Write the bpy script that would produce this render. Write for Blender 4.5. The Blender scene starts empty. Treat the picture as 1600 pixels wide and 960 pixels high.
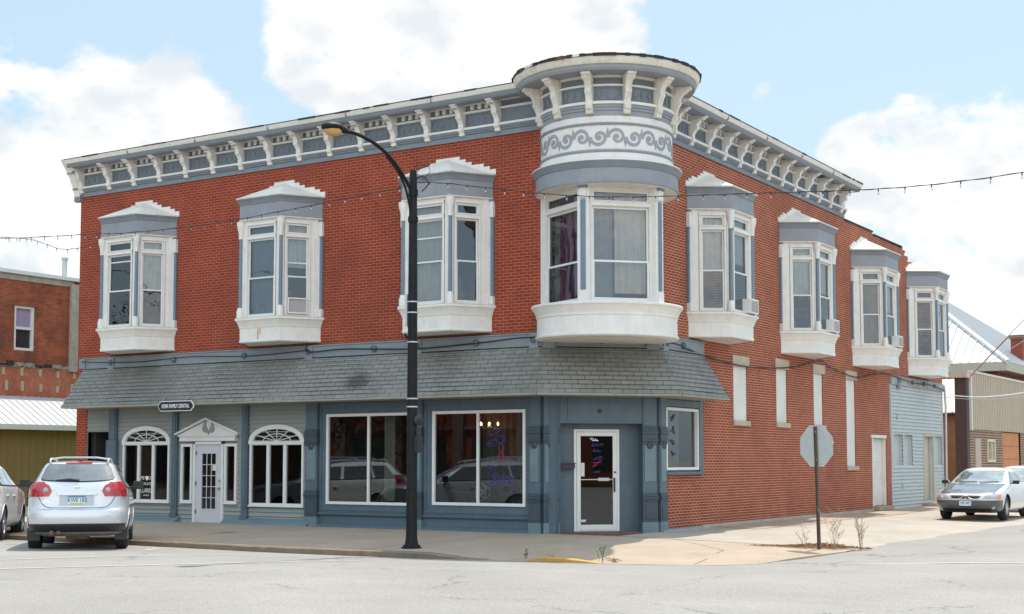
import bpy, bmesh, math, random
from mathutils import Vector, Matrix
R = math.radians
random.seed(7)
S = bpy.context.scene
COL = S.collection

# ------------------------------------------------------------------ camera, sky, sun, exposure
cd = bpy.data.cameras.new('camera'); cam = bpy.data.objects.new('camera', cd); COL.objects.link(cam)
cam.location = (13.3808, -25.1307, 1.68)
YAW, PITCH, ROLL = R(-32.3749), R(3.8103), 0.0
fw = Vector((math.sin(YAW)*math.cos(PITCH), math.cos(YAW)*math.cos(PITCH), math.sin(PITCH)))
cam.rotation_euler = fw.to_track_quat('-Z', 'Y').to_euler()
cd.sensor_width = 36; cd.lens = 2171.7/1600*36
cd.shift_y = (574.56-480)/1600
cd.clip_start = .1; cd.clip_end = 3000
S.camera = cam
S.view_settings.view_transform = 'Standard'; S.view_settings.look = 'None'
S.view_settings.gamma = 1; S.view_settings.exposure = 0.52
SUN = Vector((-0.03, 0.47, 1.0)).normalized()
EL = math.asin(SUN.z); AZ = math.atan2(SUN.x, SUN.y)
sl = bpy.data.lights.new('sun', 'SUN'); sl.energy = 3.35; sl.angle = R(.53); sl.color = (1, .95, .87)
so = bpy.data.objects.new('sun', sl); COL.objects.link(so)
so.rotation_euler = (-SUN).to_track_quat('-Z', 'Y').to_euler(); so.location = (0, 20, 40)

W = bpy.data.worlds.new('World'); S.world = W; W.use_nodes = True
nt = W.node_tree; nt.nodes.clear()
def wn(t, **k):
    n = nt.nodes.new(t)
    for a, b in k.items(): setattr(n, a, b)
    return n
wl = nt.links.new
sky = wn('ShaderNodeTexSky', sky_type='NISHITA', sun_disc=False); sky.sun_elevation = EL; sky.sun_rotation = AZ
sky.air_density = 1.0; sky.dust_density = 1.6; sky.ozone_density = 1.0
tc = wn('ShaderNodeTexCoord'); nrm = wn('ShaderNodeVectorMath', operation='NORMALIZE'); wl(tc.outputs['Generated'], nrm.inputs[0])
def wm(op, a, b=None):
    n = wn('ShaderNodeMath', operation=op)
    for i, v in enumerate((a, b)):
        if v is None: continue
        if isinstance(v, (int, float)): n.inputs[i].default_value = v
        else: wl(v, n.inputs[i])
    return n.outputs[0]
def pix(u, v):
    r = fw.cross(Vector((0,0,1))).normalized(); up = r.cross(fw)
    return (fw + r*((u-800)/2171.7) + up*((574.56-v)/2171.7)).normalized()
# cloud banks: a direction in the sky, a radius (radians) and an elongation
noi = wn('ShaderNodeTexNoise'); noi.inputs['Scale'].default_value = 11; noi.inputs['Detail'].default_value = 12; noi.inputs['Roughness'].default_value = .64
mp = wn('ShaderNodeMapping'); mp.inputs['Scale'].default_value = (1, 1, 1.5); wl(nrm.outputs[0], mp.inputs[0]); wl(mp.outputs[0], noi.inputs['Vector'])
total = None
BANKS = [(20,170,.04,1),(20,235,.035,1),(215,170,.035,1),(190,225,.045,1),(290,215,.045,1),(360,215,.02,.8),(130,240,.03,1),(60,345,.035,1),(10,310,.03,1),(90,420,.035,1),
  (480,40,.035,1),(470,110,.02,.8),(560,80,.045,1),(640,40,.05,1),(730,30,.06,1),(820,50,.06,1),(900,50,.045,1),(950,10,.04,1),(650,140,.04,1),(760,120,.05,1),(540,130,.025,.9),
  (1480,260,.05,1),(1560,330,.055,1),(1400,260,.04,1),(1350,330,.045,1),(1450,380,.06,1),(1560,430,.05,1),(1330,240,.025,.9),(1180,152,.018,.75),(1195,120,.01,.4),(1110,150,.018,.5),
  (1590,520,.05,1),(1500,500,.03,1),(-300,300,.12,1),(1900,250,.12,1),(2300,350,.2,1),(-900,250,.2,1),(600,-700,.22,1),(1500,-900,.25,1),(-500,-1000,.25,1)]
for (u, v, rad, wgt) in BANKS:
    d = pix(u, v)
    dt = wn('ShaderNodeVectorMath', operation='DOT_PRODUCT'); wl(nrm.outputs[0], dt.inputs[0]); dt.inputs[1].default_value = d
    # gaussian-like: exp((dot-1)/(r^2/2))
    e = wm('EXPONENT', wm('MULTIPLY', wm('SUBTRACT', dt.outputs['Value'], 1.0), 2.0/rad**2)); e = wm('MULTIPLY', e, wgt)
    total = e if total is None else wm('ADD', total, e)
# the half of the sky behind the camera: broad broken cloud
den = wm('ADD', wm('MULTIPLY', wm('MINIMUM', total, 1.3), .50), wm('MULTIPLY', wm('SUBTRACT', noi.outputs['Fac'], .53), 1.55))
back = wn('ShaderNodeVectorMath', operation='DOT_PRODUCT'); wl(nrm.outputs[0], back.inputs[0]); back.inputs[1].default_value = (-fw.x, -fw.y, 0)
den = wm('ADD', den, wm('MULTIPLY', wm('MAXIMUM', back.outputs['Value'], 0.0), .62))
cr = wn('ShaderNodeValToRGB'); cr.color_ramp.elements[0].position = .32; cr.color_ramp.elements[1].position = .58
cr.color_ramp.elements[0].color = (0,0,0,1); cr.color_ramp.elements[1].color = (1,1,1,1); cr.color_ramp.interpolation = 'EASE'
wl(den, cr.inputs[0])
noi2 = wn('ShaderNodeTexNoise'); noi2.inputs['Scale'].default_value = 14; noi2.inputs['Detail'].default_value = 4; wl(mp.outputs[0], noi2.inputs['Vector'])
cc = wn('ShaderNodeMixRGB'); cc.inputs[1].default_value = (5.2, 5.5, 5.75, 1); cc.inputs[2].default_value = (7.3, 7.1, 6.85, 1)
crr = wn('ShaderNodeValToRGB'); crr.color_ramp.elements[0].position = .38; crr.color_ramp.elements[1].position = .56
wl(noi2.outputs['Fac'], crr.inputs[0]); wl(crr.outputs[0], cc.inputs[0])
# light haze veil in the air: pale sky
veil = wn('ShaderNodeMixRGB'); veil.inputs[0].default_value = .66; wl(sky.outputs[0], veil.inputs[1]); veil.inputs[2].default_value = (4.2, 5.55, 6.35, 1)
mx = wn('ShaderNodeMixRGB'); wl(cr.outputs[0], mx.inputs[0]); wl(veil.outputs[0], mx.inputs[1]); wl(cc.outputs[0], mx.inputs[2])
sepd = wn('ShaderNodeSeparateXYZ'); wl(nrm.outputs[0], sepd.inputs[0])
gain = wm('ADD', wm('ADD', wm('MULTIPLY', wm('MAXIMUM', back.outputs['Value'], 0.0), 1.0), 1.0), wm('MULTIPLY', wm('MAXIMUM', wm('SUBTRACT', sepd.outputs['Z'], .45), 0.0), 1.3))  # added boost: unseen sky behind the camera and overhead brightened to fill shaded walls
gm = wn('ShaderNodeVectorMath', operation='SCALE'); wl(mx.outputs[0], gm.inputs[0]); wl(gain, gm.inputs['Scale'])
bg = wn('ShaderNodeBackground'); bg.inputs[1].default_value = .112; wl(gm.outputs[0], bg.inputs[0])
wo = wn('ShaderNodeOutputWorld'); wl(bg.outputs[0], wo.inputs[0])

# ------------------------------------------------------------------ materials
MATS = {}
def mat(name, col, rough=.7, var=.12, scale=3.0, metal=0.0, bump=0.0, bscale=40, stain=None, stain_amt=0.0, stain_scale=(2,2,.7), spec=.5, fine=0.0, coat=0.0):
    if name in MATS: return MATS[name]
    m = bpy.data.materials.new(name); m.use_nodes = True; n = m.node_tree; b = n.nodes['Principled BSDF']; L = n.links.new
    b.inputs['Roughness'].default_value = rough; b.inputs['Metallic'].default_value = metal; b.inputs['Specular IOR Level'].default_value = spec
    b.inputs['Coat Weight'].default_value = coat; b.inputs['Coat Roughness'].default_value = .05
    g = n.nodes.new('ShaderNodeNewGeometry')
    t = n.nodes.new('ShaderNodeTexNoise'); t.inputs['Scale'].default_value = scale; t.inputs['Detail'].default_value = 8; t.inputs['Roughness'].default_value = .65
    L(g.outputs['Position'], t.inputs['Vector'])
    r = n.nodes.new('ShaderNodeValToRGB'); r.color_ramp.elements[0].position = .3; r.color_ramp.elements[1].position = .7
    r.color_ramp.elements[0].color = tuple(c*(1-var) for c in col)+(1,); r.color_ramp.elements[1].color = tuple(min(1, c*(1+var)) for c in col)+(1,)
    L(t.outputs['Fac'], r.inputs[0]); out = r.outputs[0]
    if fine:
        t2 = n.nodes.new('ShaderNodeTexNoise'); t2.inputs['Scale'].default_value = 90; t2.inputs['Detail'].default_value = 3; L(g.outputs['Position'], t2.inputs['Vector'])
        m2 = n.nodes.new('ShaderNodeMapRange'); m2.inputs[1].default_value = .3; m2.inputs[2].default_value = .7; m2.inputs[3].default_value = 1-fine; m2.inputs[4].default_value = 1+fine; L(t2.outputs['Fac'], m2.inputs[0])
        x = n.nodes.new('ShaderNodeMixRGB'); x.blend_type = 'MULTIPLY'; x.inputs[0].default_value = 1; L(out, x.inputs[1]); L(m2.outputs[0], x.inputs[2]); out = x.outputs[0]
    if stain:
        mpp = n.nodes.new('ShaderNodeMapping'); mpp.inputs['Scale'].default_value = stain_scale; L(g.outputs['Position'], mpp.inputs[0])
        t3 = n.nodes.new('ShaderNodeTexNoise'); t3.inputs['Scale'].default_value = 3; t3.inputs['Detail'].default_value = 10; t3.inputs['Roughness'].default_value = .75; L(mpp.outputs[0], t3.inputs['Vector'])
        r3 = n.nodes.new('ShaderNodeValToRGB'); r3.color_ramp.elements[0].position = .53; r3.color_ramp.elements[1].position = .68
        r3.color_ramp.elements[1].color = (stain_amt,)*3+(1,); r3.color_ramp.elements[0].color = (0,0,0,1); L(t3.outputs['Fac'], r3.inputs[0])
        x = n.nodes.new('ShaderNodeMixRGB'); L(r3.outputs[0], x.inputs[0]); L(out, x.inputs[1]); x.inputs[2].default_value = stain+(1,); out = x.outputs[0]
    L(out, b.inputs['Base Color'])
    if bump:
        t4 = n.nodes.new('ShaderNodeTexNoise'); t4.inputs['Scale'].default_value = bscale; t4.inputs['Detail'].default_value = 4; L(g.outputs['Position'], t4.inputs['Vector'])
        bp = n.nodes.new('ShaderNodeBump'); bp.inputs['Strength'].default_value = bump; bp.inputs['Distance'].default_value = .01; L(t4.outputs['Fac'], bp.inputs['Height']); L(bp.outputs[0], b.inputs['Normal'])
    MATS[name] = m; return m

def grid_mat(name, axis, c1, c2, mortar, bw, rh, ms, rough=.85, bump=.6, uv=False, offset=.5, blot=None, blot_amt=.5, blot_scale=.5, var=.25, smooth=.15, dirt=None, spots=()):
    """bricks, shingles, tiles"""
    if name in MATS: return MATS[name]
    m = bpy.data.materials.new(name); m.use_nodes = True; n = m.node_tree; b = n.nodes['Principled BSDF']; L = n.links.new
    b.inputs['Roughness'].default_value = rough; b.inputs['Specular IOR Level'].default_value = .25
    g = n.nodes.new('ShaderNodeNewGeometry'); sp = n.nodes.new('ShaderNodeSeparateXYZ'); L(g.outputs['Position'], sp.inputs[0])
    cb = n.nodes.new('ShaderNodeCombineXYZ')
    if uv:
        u = n.nodes.new('ShaderNodeUVMap'); u.uv_map = 'uv'; vec = u.outputs[0]
    else:
        L(sp.outputs['X' if axis == 'x' else 'Y'], cb.inputs[0]); L(sp.outputs['Z'], cb.inputs[1]); vec = cb.outputs[0]
    br = n.nodes.new('ShaderNodeTexBrick'); br.offset = offset; L(vec, br.inputs['Vector'])
    br.inputs['Scale'].default_value = 1; br.inputs['Brick Width'].default_value = bw; br.inputs['Row Height'].default_value = rh
    br.inputs['Mortar Size'].default_value = ms; br.inputs['Mortar Smooth'].default_value = smooth; br.inputs['Bias'].default_value = -.1
    br.inputs['Color1'].default_value = c1+(1,); br.inputs['Color2'].default_value = c2+(1,); br.inputs['Mortar'].default_value = mortar+(1,)
    t = n.nodes.new('ShaderNodeTexNoise'); t.inputs['Scale'].default_value = 1.3; t.inputs['Detail'].default_value = 10; t.inputs['Roughness'].default_value = .7; L(g.outputs['Position'], t.inputs['Vector'])
    mr = n.nodes.new('ShaderNodeMapRange'); mr.inputs[1].default_value = .3; mr.inputs[2].default_value = .7; mr.inputs[3].default_value = 1-var; mr.inputs[4].default_value = 1+var*.6; L(t.outputs['Fac'], mr.inputs[0])
    x = n.nodes.new('ShaderNodeMixRGB'); x.blend_type = 'MULTIPLY'; x.inputs[0].default_value = 1; L(br.outputs['Color'], x.inputs[1]); L(mr.outputs[0], x.inputs[2]); out = x.outputs[0]
    if blot:
        t3 = n.nodes.new('ShaderNodeTexNoise'); t3.inputs['Scale'].default_value = blot_scale; t3.inputs['Detail'].default_value = 9; t3.inputs['Roughness'].default_value = .68; L(g.outputs['Position'], t3.inputs['Vector'])
        r3 = n.nodes.new('ShaderNodeValToRGB'); r3.color_ramp.elements[0].position = .5; r3.color_ramp.elements[1].position = .66
        r3.color_ramp.elements[0].color = (0,0,0,1); r3.color_ramp.elements[1].color = (blot_amt,)*3+(1,); L(t3.outputs['Fac'], r3.inputs[0])
        y = n.nodes.new('ShaderNodeMixRGB'); L(r3.outputs[0], y.inputs[0]); L(out, y.inputs[1]); y.inputs[2].default_value = blot+(1,); out = y.outputs[0]
    for (pos, rad, sc) in spots:
        mp_ = n.nodes.new('ShaderNodeMapping'); mp_.inputs['Location'].default_value = tuple(-p*q for p, q in zip(pos, sc)); mp_.inputs['Scale'].default_value = sc; L(g.outputs['Position'], mp_.inputs[0])
        ln_ = n.nodes.new('ShaderNodeVectorMath'); ln_.operation = 'LENGTH'; L(mp_.outputs[0], ln_.inputs[0])
        tn = n.nodes.new('ShaderNodeTexNoise'); tn.inputs['Scale'].default_value = 7; tn.inputs['Detail'].default_value = 6; L(g.outputs['Position'], tn.inputs['Vector'])
        ad = n.nodes.new('ShaderNodeMath'); ad.operation = 'MULTIPLY_ADD'; ad.inputs[1].default_value = rad*1.1; L(tn.outputs['Fac'], ad.inputs[0]); L(ln_.outputs['Value'], ad.inputs[2])
        mr_ = n.nodes.new('ShaderNodeMapRange'); mr_.inputs[1].default_value = rad*1.0; mr_.inputs[2].default_value = rad*1.6; mr_.inputs[3].default_value = .75; mr_.inputs[4].default_value = 0; L(ad.outputs[0], mr_.inputs[0])
        y = n.nodes.new('ShaderNodeMixRGB'); L(mr_.outputs[0], y.inputs[0]); L(out, y.inputs[1]); y.inputs[2].default_value = (.05,.052,.047,1); out = y.outputs[0]
    L(out, b.inputs['Base Color'])
    iv = n.nodes.new('ShaderNodeMath'); iv.operation = 'SUBTRACT'; iv.inputs[0].default_value = 1; L(br.outputs['Fac'], iv.inputs[1])
    bp = n.nodes.new('ShaderNodeBump'); bp.inputs['Strength'].default_value = bump; bp.inputs['Distance'].default_value = .012; L(iv.outputs[0], bp.inputs['Height'])
    t5 = n.nodes.new('ShaderNodeTexNoise'); t5.inputs['Scale'].default_value = 60; L(g.outputs['Position'], t5.inputs['Vector'])
    bp2 = n.nodes.new('ShaderNodeBump'); bp2.inputs['Strength'].default_value = .3; bp2.inputs['Distance'].default_value = .004; L(t5.outputs['Fac'], bp2.inputs['Height']); L(bp.outputs[0], bp2.inputs['Normal']); L(bp2.outputs[0], b.inputs['Normal'])
    MATS[name] = m; return m

def glass(name, tint=(.55,.6,.6), refl=1.6, base=.05, rough=.0, wob=.0):
    if name in MATS: return MATS[name]
    m = bpy.data.materials.new(name); m.use_nodes = True; n = m.node_tree; n.nodes.clear(); L = n.links.new
    o = n.nodes.new('ShaderNodeOutputMaterial'); mxs = n.nodes.new('ShaderNodeMixShader')
    tr = n.nodes.new('ShaderNodeBsdfTransparent'); tr.inputs[0].default_value = tint+(1,)
    gl = n.nodes.new('ShaderNodeBsdfGlossy'); gl.inputs['Roughness'].default_value = rough; gl.inputs[0].default_value = (.95,.97,1,1)
    fr = n.nodes.new('ShaderNodeFresnel'); fr.inputs[0].default_value = 1.5
    if wob:
        g = n.nodes.new('ShaderNodeNewGeometry'); t = n.nodes.new('ShaderNodeTexNoise'); t.inputs['Scale'].default_value = 1.4; L(g.outputs['Position'], t.inputs['Vector'])
        bp = n.nodes.new('ShaderNodeBump'); bp.inputs['Strength'].default_value = wob; bp.inputs['Distance'].default_value = .02; L(t.outputs['Fac'], bp.inputs['Height']); L(bp.outputs[0], gl.inputs['Normal'])
    mm = n.nodes.new('ShaderNodeMath'); mm.operation = 'MULTIPLY_ADD'; mm.inputs[1].default_value = refl; mm.inputs[2].default_value = base; mm.use_clamp = True
    L(fr.outputs[0], mm.inputs[0]); L(mm.outputs[0], mxs.inputs[0]); L(tr.outputs[0], mxs.inputs[1]); L(gl.outputs[0], mxs.inputs[2]); L(mxs.outputs[0], o.inputs[0])
    MATS[name] = m; return m

BRICK_A = grid_mat('painted_red_brick_front', 'x', (.30,.050,.024), (.235,.038,.019), (.42,.16,.10), .198, .068, .0075, blot=(.19,.05,.035), blot_amt=.45, var=.2, bump=.35)
BRICK_B = grid_mat('red_brick_side', 'y', (.36,.062,.027), (.25,.040,.020), (.52,.32,.21), .198, .0625, .009, blot=(.19,.045,.03), blot_amt=.3, var=.2, bump=.8)
BRICK_N = grid_mat('old_orange_brick', 'y', (.42,.10,.045), (.24,.06,.035), (.3,.14,.08), .21, .0762, .009, blot=(.13,.06,.045), blot_amt=.8, blot_scale=1.1, var=.35)
PLASTER_N = mat('red_parging', (.42,.13,.07), .9, .3, 1.5, stain=(.5,.4,.32), stain_amt=.7, stain_scale=(3,3,1.5), bump=.4)
BRICK_D = grid_mat('brown_roman_brick', 'y', (.15,.07,.045), (.10,.05,.035), (.38,.27,.19), .4, .1, .03, bump=.4)
BRICK_H = grid_mat('house_brick', 'x', (.33,.07,.045), (.28,.06,.04), (.34,.14,.1), .21, .076, .008)
BRICK_HY = grid_mat('house_brick_side', 'y', (.33,.07,.045), (.28,.06,.04), (.34,.14,.1), .21, .076, .008)
SHINGLE = grid_mat('grey_shingles', 'x', (.262,.26,.235), (.225,.225,.205), (.085,.085,.08), .31, .112, .007, rough=.95, bump=.5, uv=True, blot=(.12,.125,.11), blot_amt=.5, blot_scale=.42, smooth=.05, var=.2, spots=[((-6.35,-.45,3.43),.36,(.8,1,1.3))])
WHITE = mat('aged_white_paint', (.74,.71,.66), .6, .07, 4, stain=(.42,.35,.26), stain_amt=.24, stain_scale=(5,5,.9), bump=.25, bscale=25)
CREAM = mat('aged_cream_paint', (.70,.66,.57), .6, .1, 4, stain=(.34,.2,.1), stain_amt=.5, stain_scale=(3,3,.6), bump=.3, bscale=25)
VINYL = mat('clean_white_frame', (.72,.71,.68), .4, .04, 5)
ROOFW = mat('white_coated_roof', (.78,.75,.69), .7, .12, 3, stain=(.45,.22,.12), stain_amt=.4, stain_scale=(2,2,2))
BLUEG = mat('blue_grey_trim_paint', (.195,.22,.25), .55, .1, 3, stain=(.3,.3,.3), stain_amt=.35, bump=.15)
BLUEL = mat('light_blue_grey_paint', (.265,.275,.30), .55, .1, 2.2, stain=(.34,.33,.33), stain_amt=.4, bump=.15)
BLUEP = mat('blue_panel_paint', (.165,.19,.215), .5, .12, 4, bump=.5, bscale=30)
BLUEC = mat('colonette_blue', (.15,.21,.26), .45, .1, 5)
STORE = mat('storefront_blue_paint', (.085,.125,.155), .5, .1, 2.2, stain=(.15,.2,.24), stain_amt=.4, bump=.12)
STOREL = mat('storefront_light_blue', (.14,.20,.225), .5, .1, 2.2, bump=.2)
STORED = mat('storefront_dark_blue', (.045,.065,.085), .5, .1, 3, bump=.5, bscale=30)
SIDEA = mat('front_lap_siding', (.27,.295,.28), .6, .06, 2, stain=(.2,.24,.25), stain_amt=.3)
SIDEB = mat('pale_blue_lap_siding', (.47,.50,.49), .6, .05, 2, stain=(.42,.4,.33), stain_amt=.4)
STONE = mat('tan_limestone', (.47,.39,.29), .9, .15, 5, bump=.3)
PANELW = mat('white_infill_board', (.68,.66,.61), .7, .08, 2, stain=(.45,.38,.28), stain_amt=.4, stain_scale=(3,3,.5))
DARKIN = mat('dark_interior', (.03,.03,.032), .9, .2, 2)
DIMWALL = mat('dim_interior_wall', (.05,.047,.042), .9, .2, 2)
CURT = mat('pale_curtain', (.82,.83,.80), .95, .08, 4)
CURTB = mat('blue_grey_curtain', (.38,.47,.56), .95, .08, 4)
CURTG = mat('olive_grey_curtain', (.34,.35,.32), .95, .15, 5)
CURTP = mat('purple_curtain', (.26,.03,.17), .9, .15, 5)
TAR = mat('black_roof_tar', (.03,.03,.032), .9, .2, 6)
IRON = mat('black_iron_paint', (.009,.009,.010), .55, .3, 8, spec=.25, stain=(.1,.1,.1), stain_amt=.12, stain_scale=(8,8,2))
RUSTY = mat('brown_steel', (.13,.095,.07), .7, .2, 8)
GALV = mat('galvanised_back', (.50,.53,.52), .45, .08, 6, metal=.25)
RUBBER = mat('tyre_rubber', (.02,.02,.021), .85, .2, 20)
PLAST = mat('black_plastic', (.015,.015,.017), .45, .1, 10)
CABLE = mat('cable_black', (.02,.02,.02), .6, 0, 5)
RGLASS = mat('rear_glass', (.24,.24,.24), .05, .3, 1.5, metal=.75, spec=1)
WGLASS = mat('windscreen_glass', (.42,.46,.46), .07, .3, 2, metal=.85, spec=1)
CHROME = mat('chrome', (.75,.75,.76), .15, .02, 5, metal=1)
ALU = mat('alloy_wheel', (.5,.5,.52), .3, .05, 5, metal=.9)
SILVER = mat('silver_car_paint', (.62,.63,.655), .32, .015, 3, metal=.35, coat=1, spec=.6)
PEARL = mat('white_car_paint', (.84,.84,.84), .35, .02, 3, metal=0.0, coat=1)
LILAC = mat('dark_lilac_car_paint', (.17,.17,.23), .3, .03, 3, metal=.5, coat=1)
PONTI = mat('pale_silver_car_paint', (.66,.65,.64), .32, .02, 3, metal=.3, coat=1)
HOODD = mat('hood_dark_reflection', (.12,.13,.15), .25, .05, 3, metal=.5, coat=1)  # darker than the body: the hood's dark reflection put into its colour
REDL = mat('red_tail_lens', (.38,.008,.012), .12, .15, 20, coat=1)
CLEARL = mat('clear_lens', (.38,.38,.38), .1, .1, 30, coat=1)
ORANGEL = mat('amber_lens', (.8,.2,.02), .15, .1, 30, coat=1)
PLATE = mat('plate_pale_blue', (.62,.7,.76), .4, .1, 20)
INK = mat('dark_lettering', (.02,.025,.06), .6, 0, 5)
INKW = mat('white_lettering', (.8,.8,.78), .6, 0, 5)
PURP = mat('purple_vinyl', (.05,.025,.17), .6, .1, 5)
PINK = mat('pink_vinyl', (.26,.02,.07), .6, .1, 5)
GOLD = mat('pale_gold_metal', (.6,.45,.25), .3, .1, 10, metal=.9)
CGLASS = mat('car_glass', (.07,.075,.075), .06, .1, 3, spec=1.0, coat=1)
UGLASS = glass('upper_window_glass', (.60,.62,.61), 1.0, .055, .0, .35)
SGLASS = glass('shop_window_glass', (.62,.66,.64), 1.15, .035)
DGLASS = glass('dental_window_glass', (.5,.53,.52), .8, .0)
YEL = mat('yellow_kerb_paint', (.50,.27,.07), .8, .15, 8, stain=(.3,.26,.2), stain_amt=.5, stain_scale=(4,4,4))

def emis(name, col, s):
    m = bpy.data.materials.new(name); m.use_nodes = True; b = m.node_tree.nodes['Principled BSDF']
    b.inputs['Emission Color'].default_value = col+(1,); b.inputs['Emission Strength'].default_value = s; b.inputs['Base Color'].default_value = col+(1,); return m

# ------------------------------------------------------------------ builders
class MB:
    def __init__(s): s.v = []; s.f = []; s.m = []; s.uv = {}
    def face(s, pts, mi=0, uv=None):
        i = len(s.v); s.v += [tuple(p) for p in pts]; s.f.append(tuple(range(i, i+len(pts)))); s.m.append(mi)
        if uv: s.uv[len(s.f)-1] = uv
    def add(s, vs, fs, mi=0):
        i = len(s.v); s.v += [tuple(p) for p in vs]
        for f in fs: s.f.append(tuple(i+k for k in f)); s.m.append(mi)
    def box(s, P, a0, a1, b0, b1, c0, c1, mi=0):
        vs = [P(a, b, c) for c in (c0, c1) for b in (b0, b1) for a in (a0, a1)]
        s.add(vs, [(0,2,3,1),(4,5,7,6),(0,1,5,4),(2,6,7,3),(0,4,6,2),(1,3,7,5)], mi)
    def extr(s, f0, f1, mi=0):
        """two matching loops of points -> closed solid"""
        n = len(f0); s.add(list(f0)+list(f1), [tuple(range(n))[::-1], tuple(range(n, 2*n))]+[(i, (i+1) % n, n+(i+1) % n, n+i) for i in range(n)], mi)
    def tube(s, pts, r, n=8, mi=0, cap=True):
        pts = [Vector(p) for p in pts]; rr = r if isinstance(r, (list, tuple)) else [r]*len(pts); base = len(s.v)
        pn = None
        for k, p in enumerate(pts):
            d = (pts[min(k+1, len(pts)-1)]-pts[max(k-1, 0)]).normalized()
            if pn is None: a = d.orthogonal().normalized()
            else: a = (pn - d*pn.dot(d)).normalized()
            pn = a; c = d.cross(a)
            for j in range(n): t = 2*math.pi*j/n; s.v.append(tuple(p+(a*math.cos(t)+c*math.sin(t))*rr[k]))
        for k in range(len(pts)-1):
            for j in range(n): s.f.append((base+k*n+j, base+k*n+(j+1) % n, base+(k+1)*n+(j+1) % n, base+(k+1)*n+j)); s.m.append(mi)
        if cap:
            s.f.append(tuple(base+j for j in range(n))[::-1]); s.m.append(mi); s.f.append(tuple(base+(len(pts)-1)*n+j for j in range(n))); s.m.append(mi)
    def lathe(s, c, axis, prof, n=24, mi=0):
        """prof: (dist along axis, radius)"""
        axis = Vector(axis).normalized(); c = Vector(c); a = axis.orthogonal().normalized(); b = axis.cross(a); base = len(s.v)
        for (h, r) in prof:
            for j in range(n): t = 2*math.pi*j/n; s.v.append(tuple(c+axis*h+(a*math.cos(t)+b*math.sin(t))*max(r, 1e-4)))
        for k in range(len(prof)-1):
            for j in range(n): s.f.append((base+k*n+j, base+k*n+(j+1) % n, base+(k+1)*n+(j+1) % n, base+(k+1)*n+j)); s.m.append(mi)
    def sweep(s, plan, prof, z=0, mi=0, caps=True, side=1, mis=None):
        """plan: open list of (x,y) ; prof: closed list (offset outward, z). outward = right of travel * side"""
        n = len(plan); k = len(prof); base = len(s.v); P = [Vector((p[0], p[1])) for p in plan]
        for i in range(n):
            d0 = (P[i]-P[i-1]).normalized() if i > 0 else (P[1]-P[0]).normalized()
            d1 = (P[i+1]-P[i]).normalized() if i < n-1 else d0
            n0 = Vector((d0.y, -d0.x))*side; n1 = Vector((d1.y, -d1.x))*side
            m = (n0+n1).normalized(); m = m/max(.35, m.dot(n0))
            for (o, h) in prof: s.v.append((P[i].x+m.x*o, P[i].y+m.y*o, z+h))
        for i in range(n-1):
            for j in range(k):
                j2 = (j+1) % k; s.f.append((base+i*k+j, base+i*k+j2, base+(i+1)*k+j2, base+(i+1)*k+j)); s.m.append(mis[j] if mis else mi)
        if caps:
            s.f.append(tuple(base+j for j in range(k))); s.m.append(mi); s.f.append(tuple(base+(n-1)*k+j for j in range(k))[::-1]); s.m.append(mi)
    def build(s, name, mats, parent=None, smooth=False, recalc=True, bevel=0, sharp=40):
        me = bpy.data.meshes.new(name); me.from_pydata(s.v, [], s.f)
        mats = mats if isinstance(mats, (list, tuple)) else [mats]
        for m in mats: me.materials.append(m)
        for i, p in enumerate(me.polygons): p.material_index = s.m[i] if s.m[i] < len(mats) else 0; p.use_smooth = smooth
        if s.uv:
            ul = me.uv_layers.new(name='uv')
            for i, p in enumerate(me.polygons):
                if i in s.uv:
                    for li, q in zip(p.loop_indices, s.uv[i]): ul.data[li].uv = q
        elif recalc:
            bm = bmesh.new(); bm.from_mesh(me); bmesh.ops.recalc_face_normals(bm, faces=bm.faces); bm.to_mesh(me); bm.free()
        o = bpy.data.objects.new(name, me); COL.objects.link(o)
        if parent: o.parent = parent
        if bevel:
            md = o.modifiers.new('bevel', 'BEVEL'); md.width = bevel; md.segments = 2; md.limit_method = 'ANGLE'
        if smooth:
            try: me.set_sharp_from_angle(angle=R(sharp))
            except Exception: pass
        return o
ID = lambda a, b, c: (a, b, c)
def tag(o, label=None, cat=None, group=None, kind=None):
    if label: o['label'] = label
    if cat: o['category'] = cat
    if group: o['group'] = group
    if kind: o['kind'] = kind
    return o
def empty(name, loc=(0,0,0), rz=0):
    o = bpy.data.objects.new(name, None); COL.objects.link(o); o.location = loc; o.rotation_euler = (0,0,rz); o.empty_display_size = .3; return o
CH = {}
def copy_tree(o, parent=None):
    c = o.copy(); COL.objects.link(c); c.parent = parent
    for ch in [x for x in ALLCH.get(o.name, [])]: copy_tree(ch, c)
    return c
ALLCH = {}
def index_children():
    ALLCH.clear()
    for o in bpy.data.objects:
        if o.parent: ALLCH.setdefault(o.parent.name, []).append(o)
FONT = None
def text(name, body, origin, udir, vdir, size, m, parent=None, ext=.004, align='CENTER', shear=0, sx=1.0, bold=0):
    cu = bpy.data.curves.new(name, 'FONT'); cu.body = body; cu.size = size; cu.extrude = ext; cu.align_x = align; cu.align_y = 'CENTER'; cu.shear = shear; cu.resolution_u = 3; cu.offset = bold
    t = bpy.data.objects.new('tmp', cu); COL.objects.link(t); bpy.context.view_layer.update()
    me = bpy.data.meshes.new_from_object(t.evaluated_get(bpy.context.evaluated_depsgraph_get())); bpy.data.objects.remove(t)
    u = Vector(udir).normalized()*sx; v = Vector(vdir).normalized(); w = u.cross(v).normalized()
    M = Matrix(((u.x, v.x, w.x, origin[0]), (u.y, v.y, w.y, origin[1]), (u.z, v.z, w.z, origin[2]), (0,0,0,1))); me.transform(M)
    me.materials.clear(); me.materials.append(m); me.name = name
    o = bpy.data.objects.new(name, me); COL.objects.link(o)
    if parent: o.parent = parent
    return o
def struct(o): o['kind'] = 'structure'; return o

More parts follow.
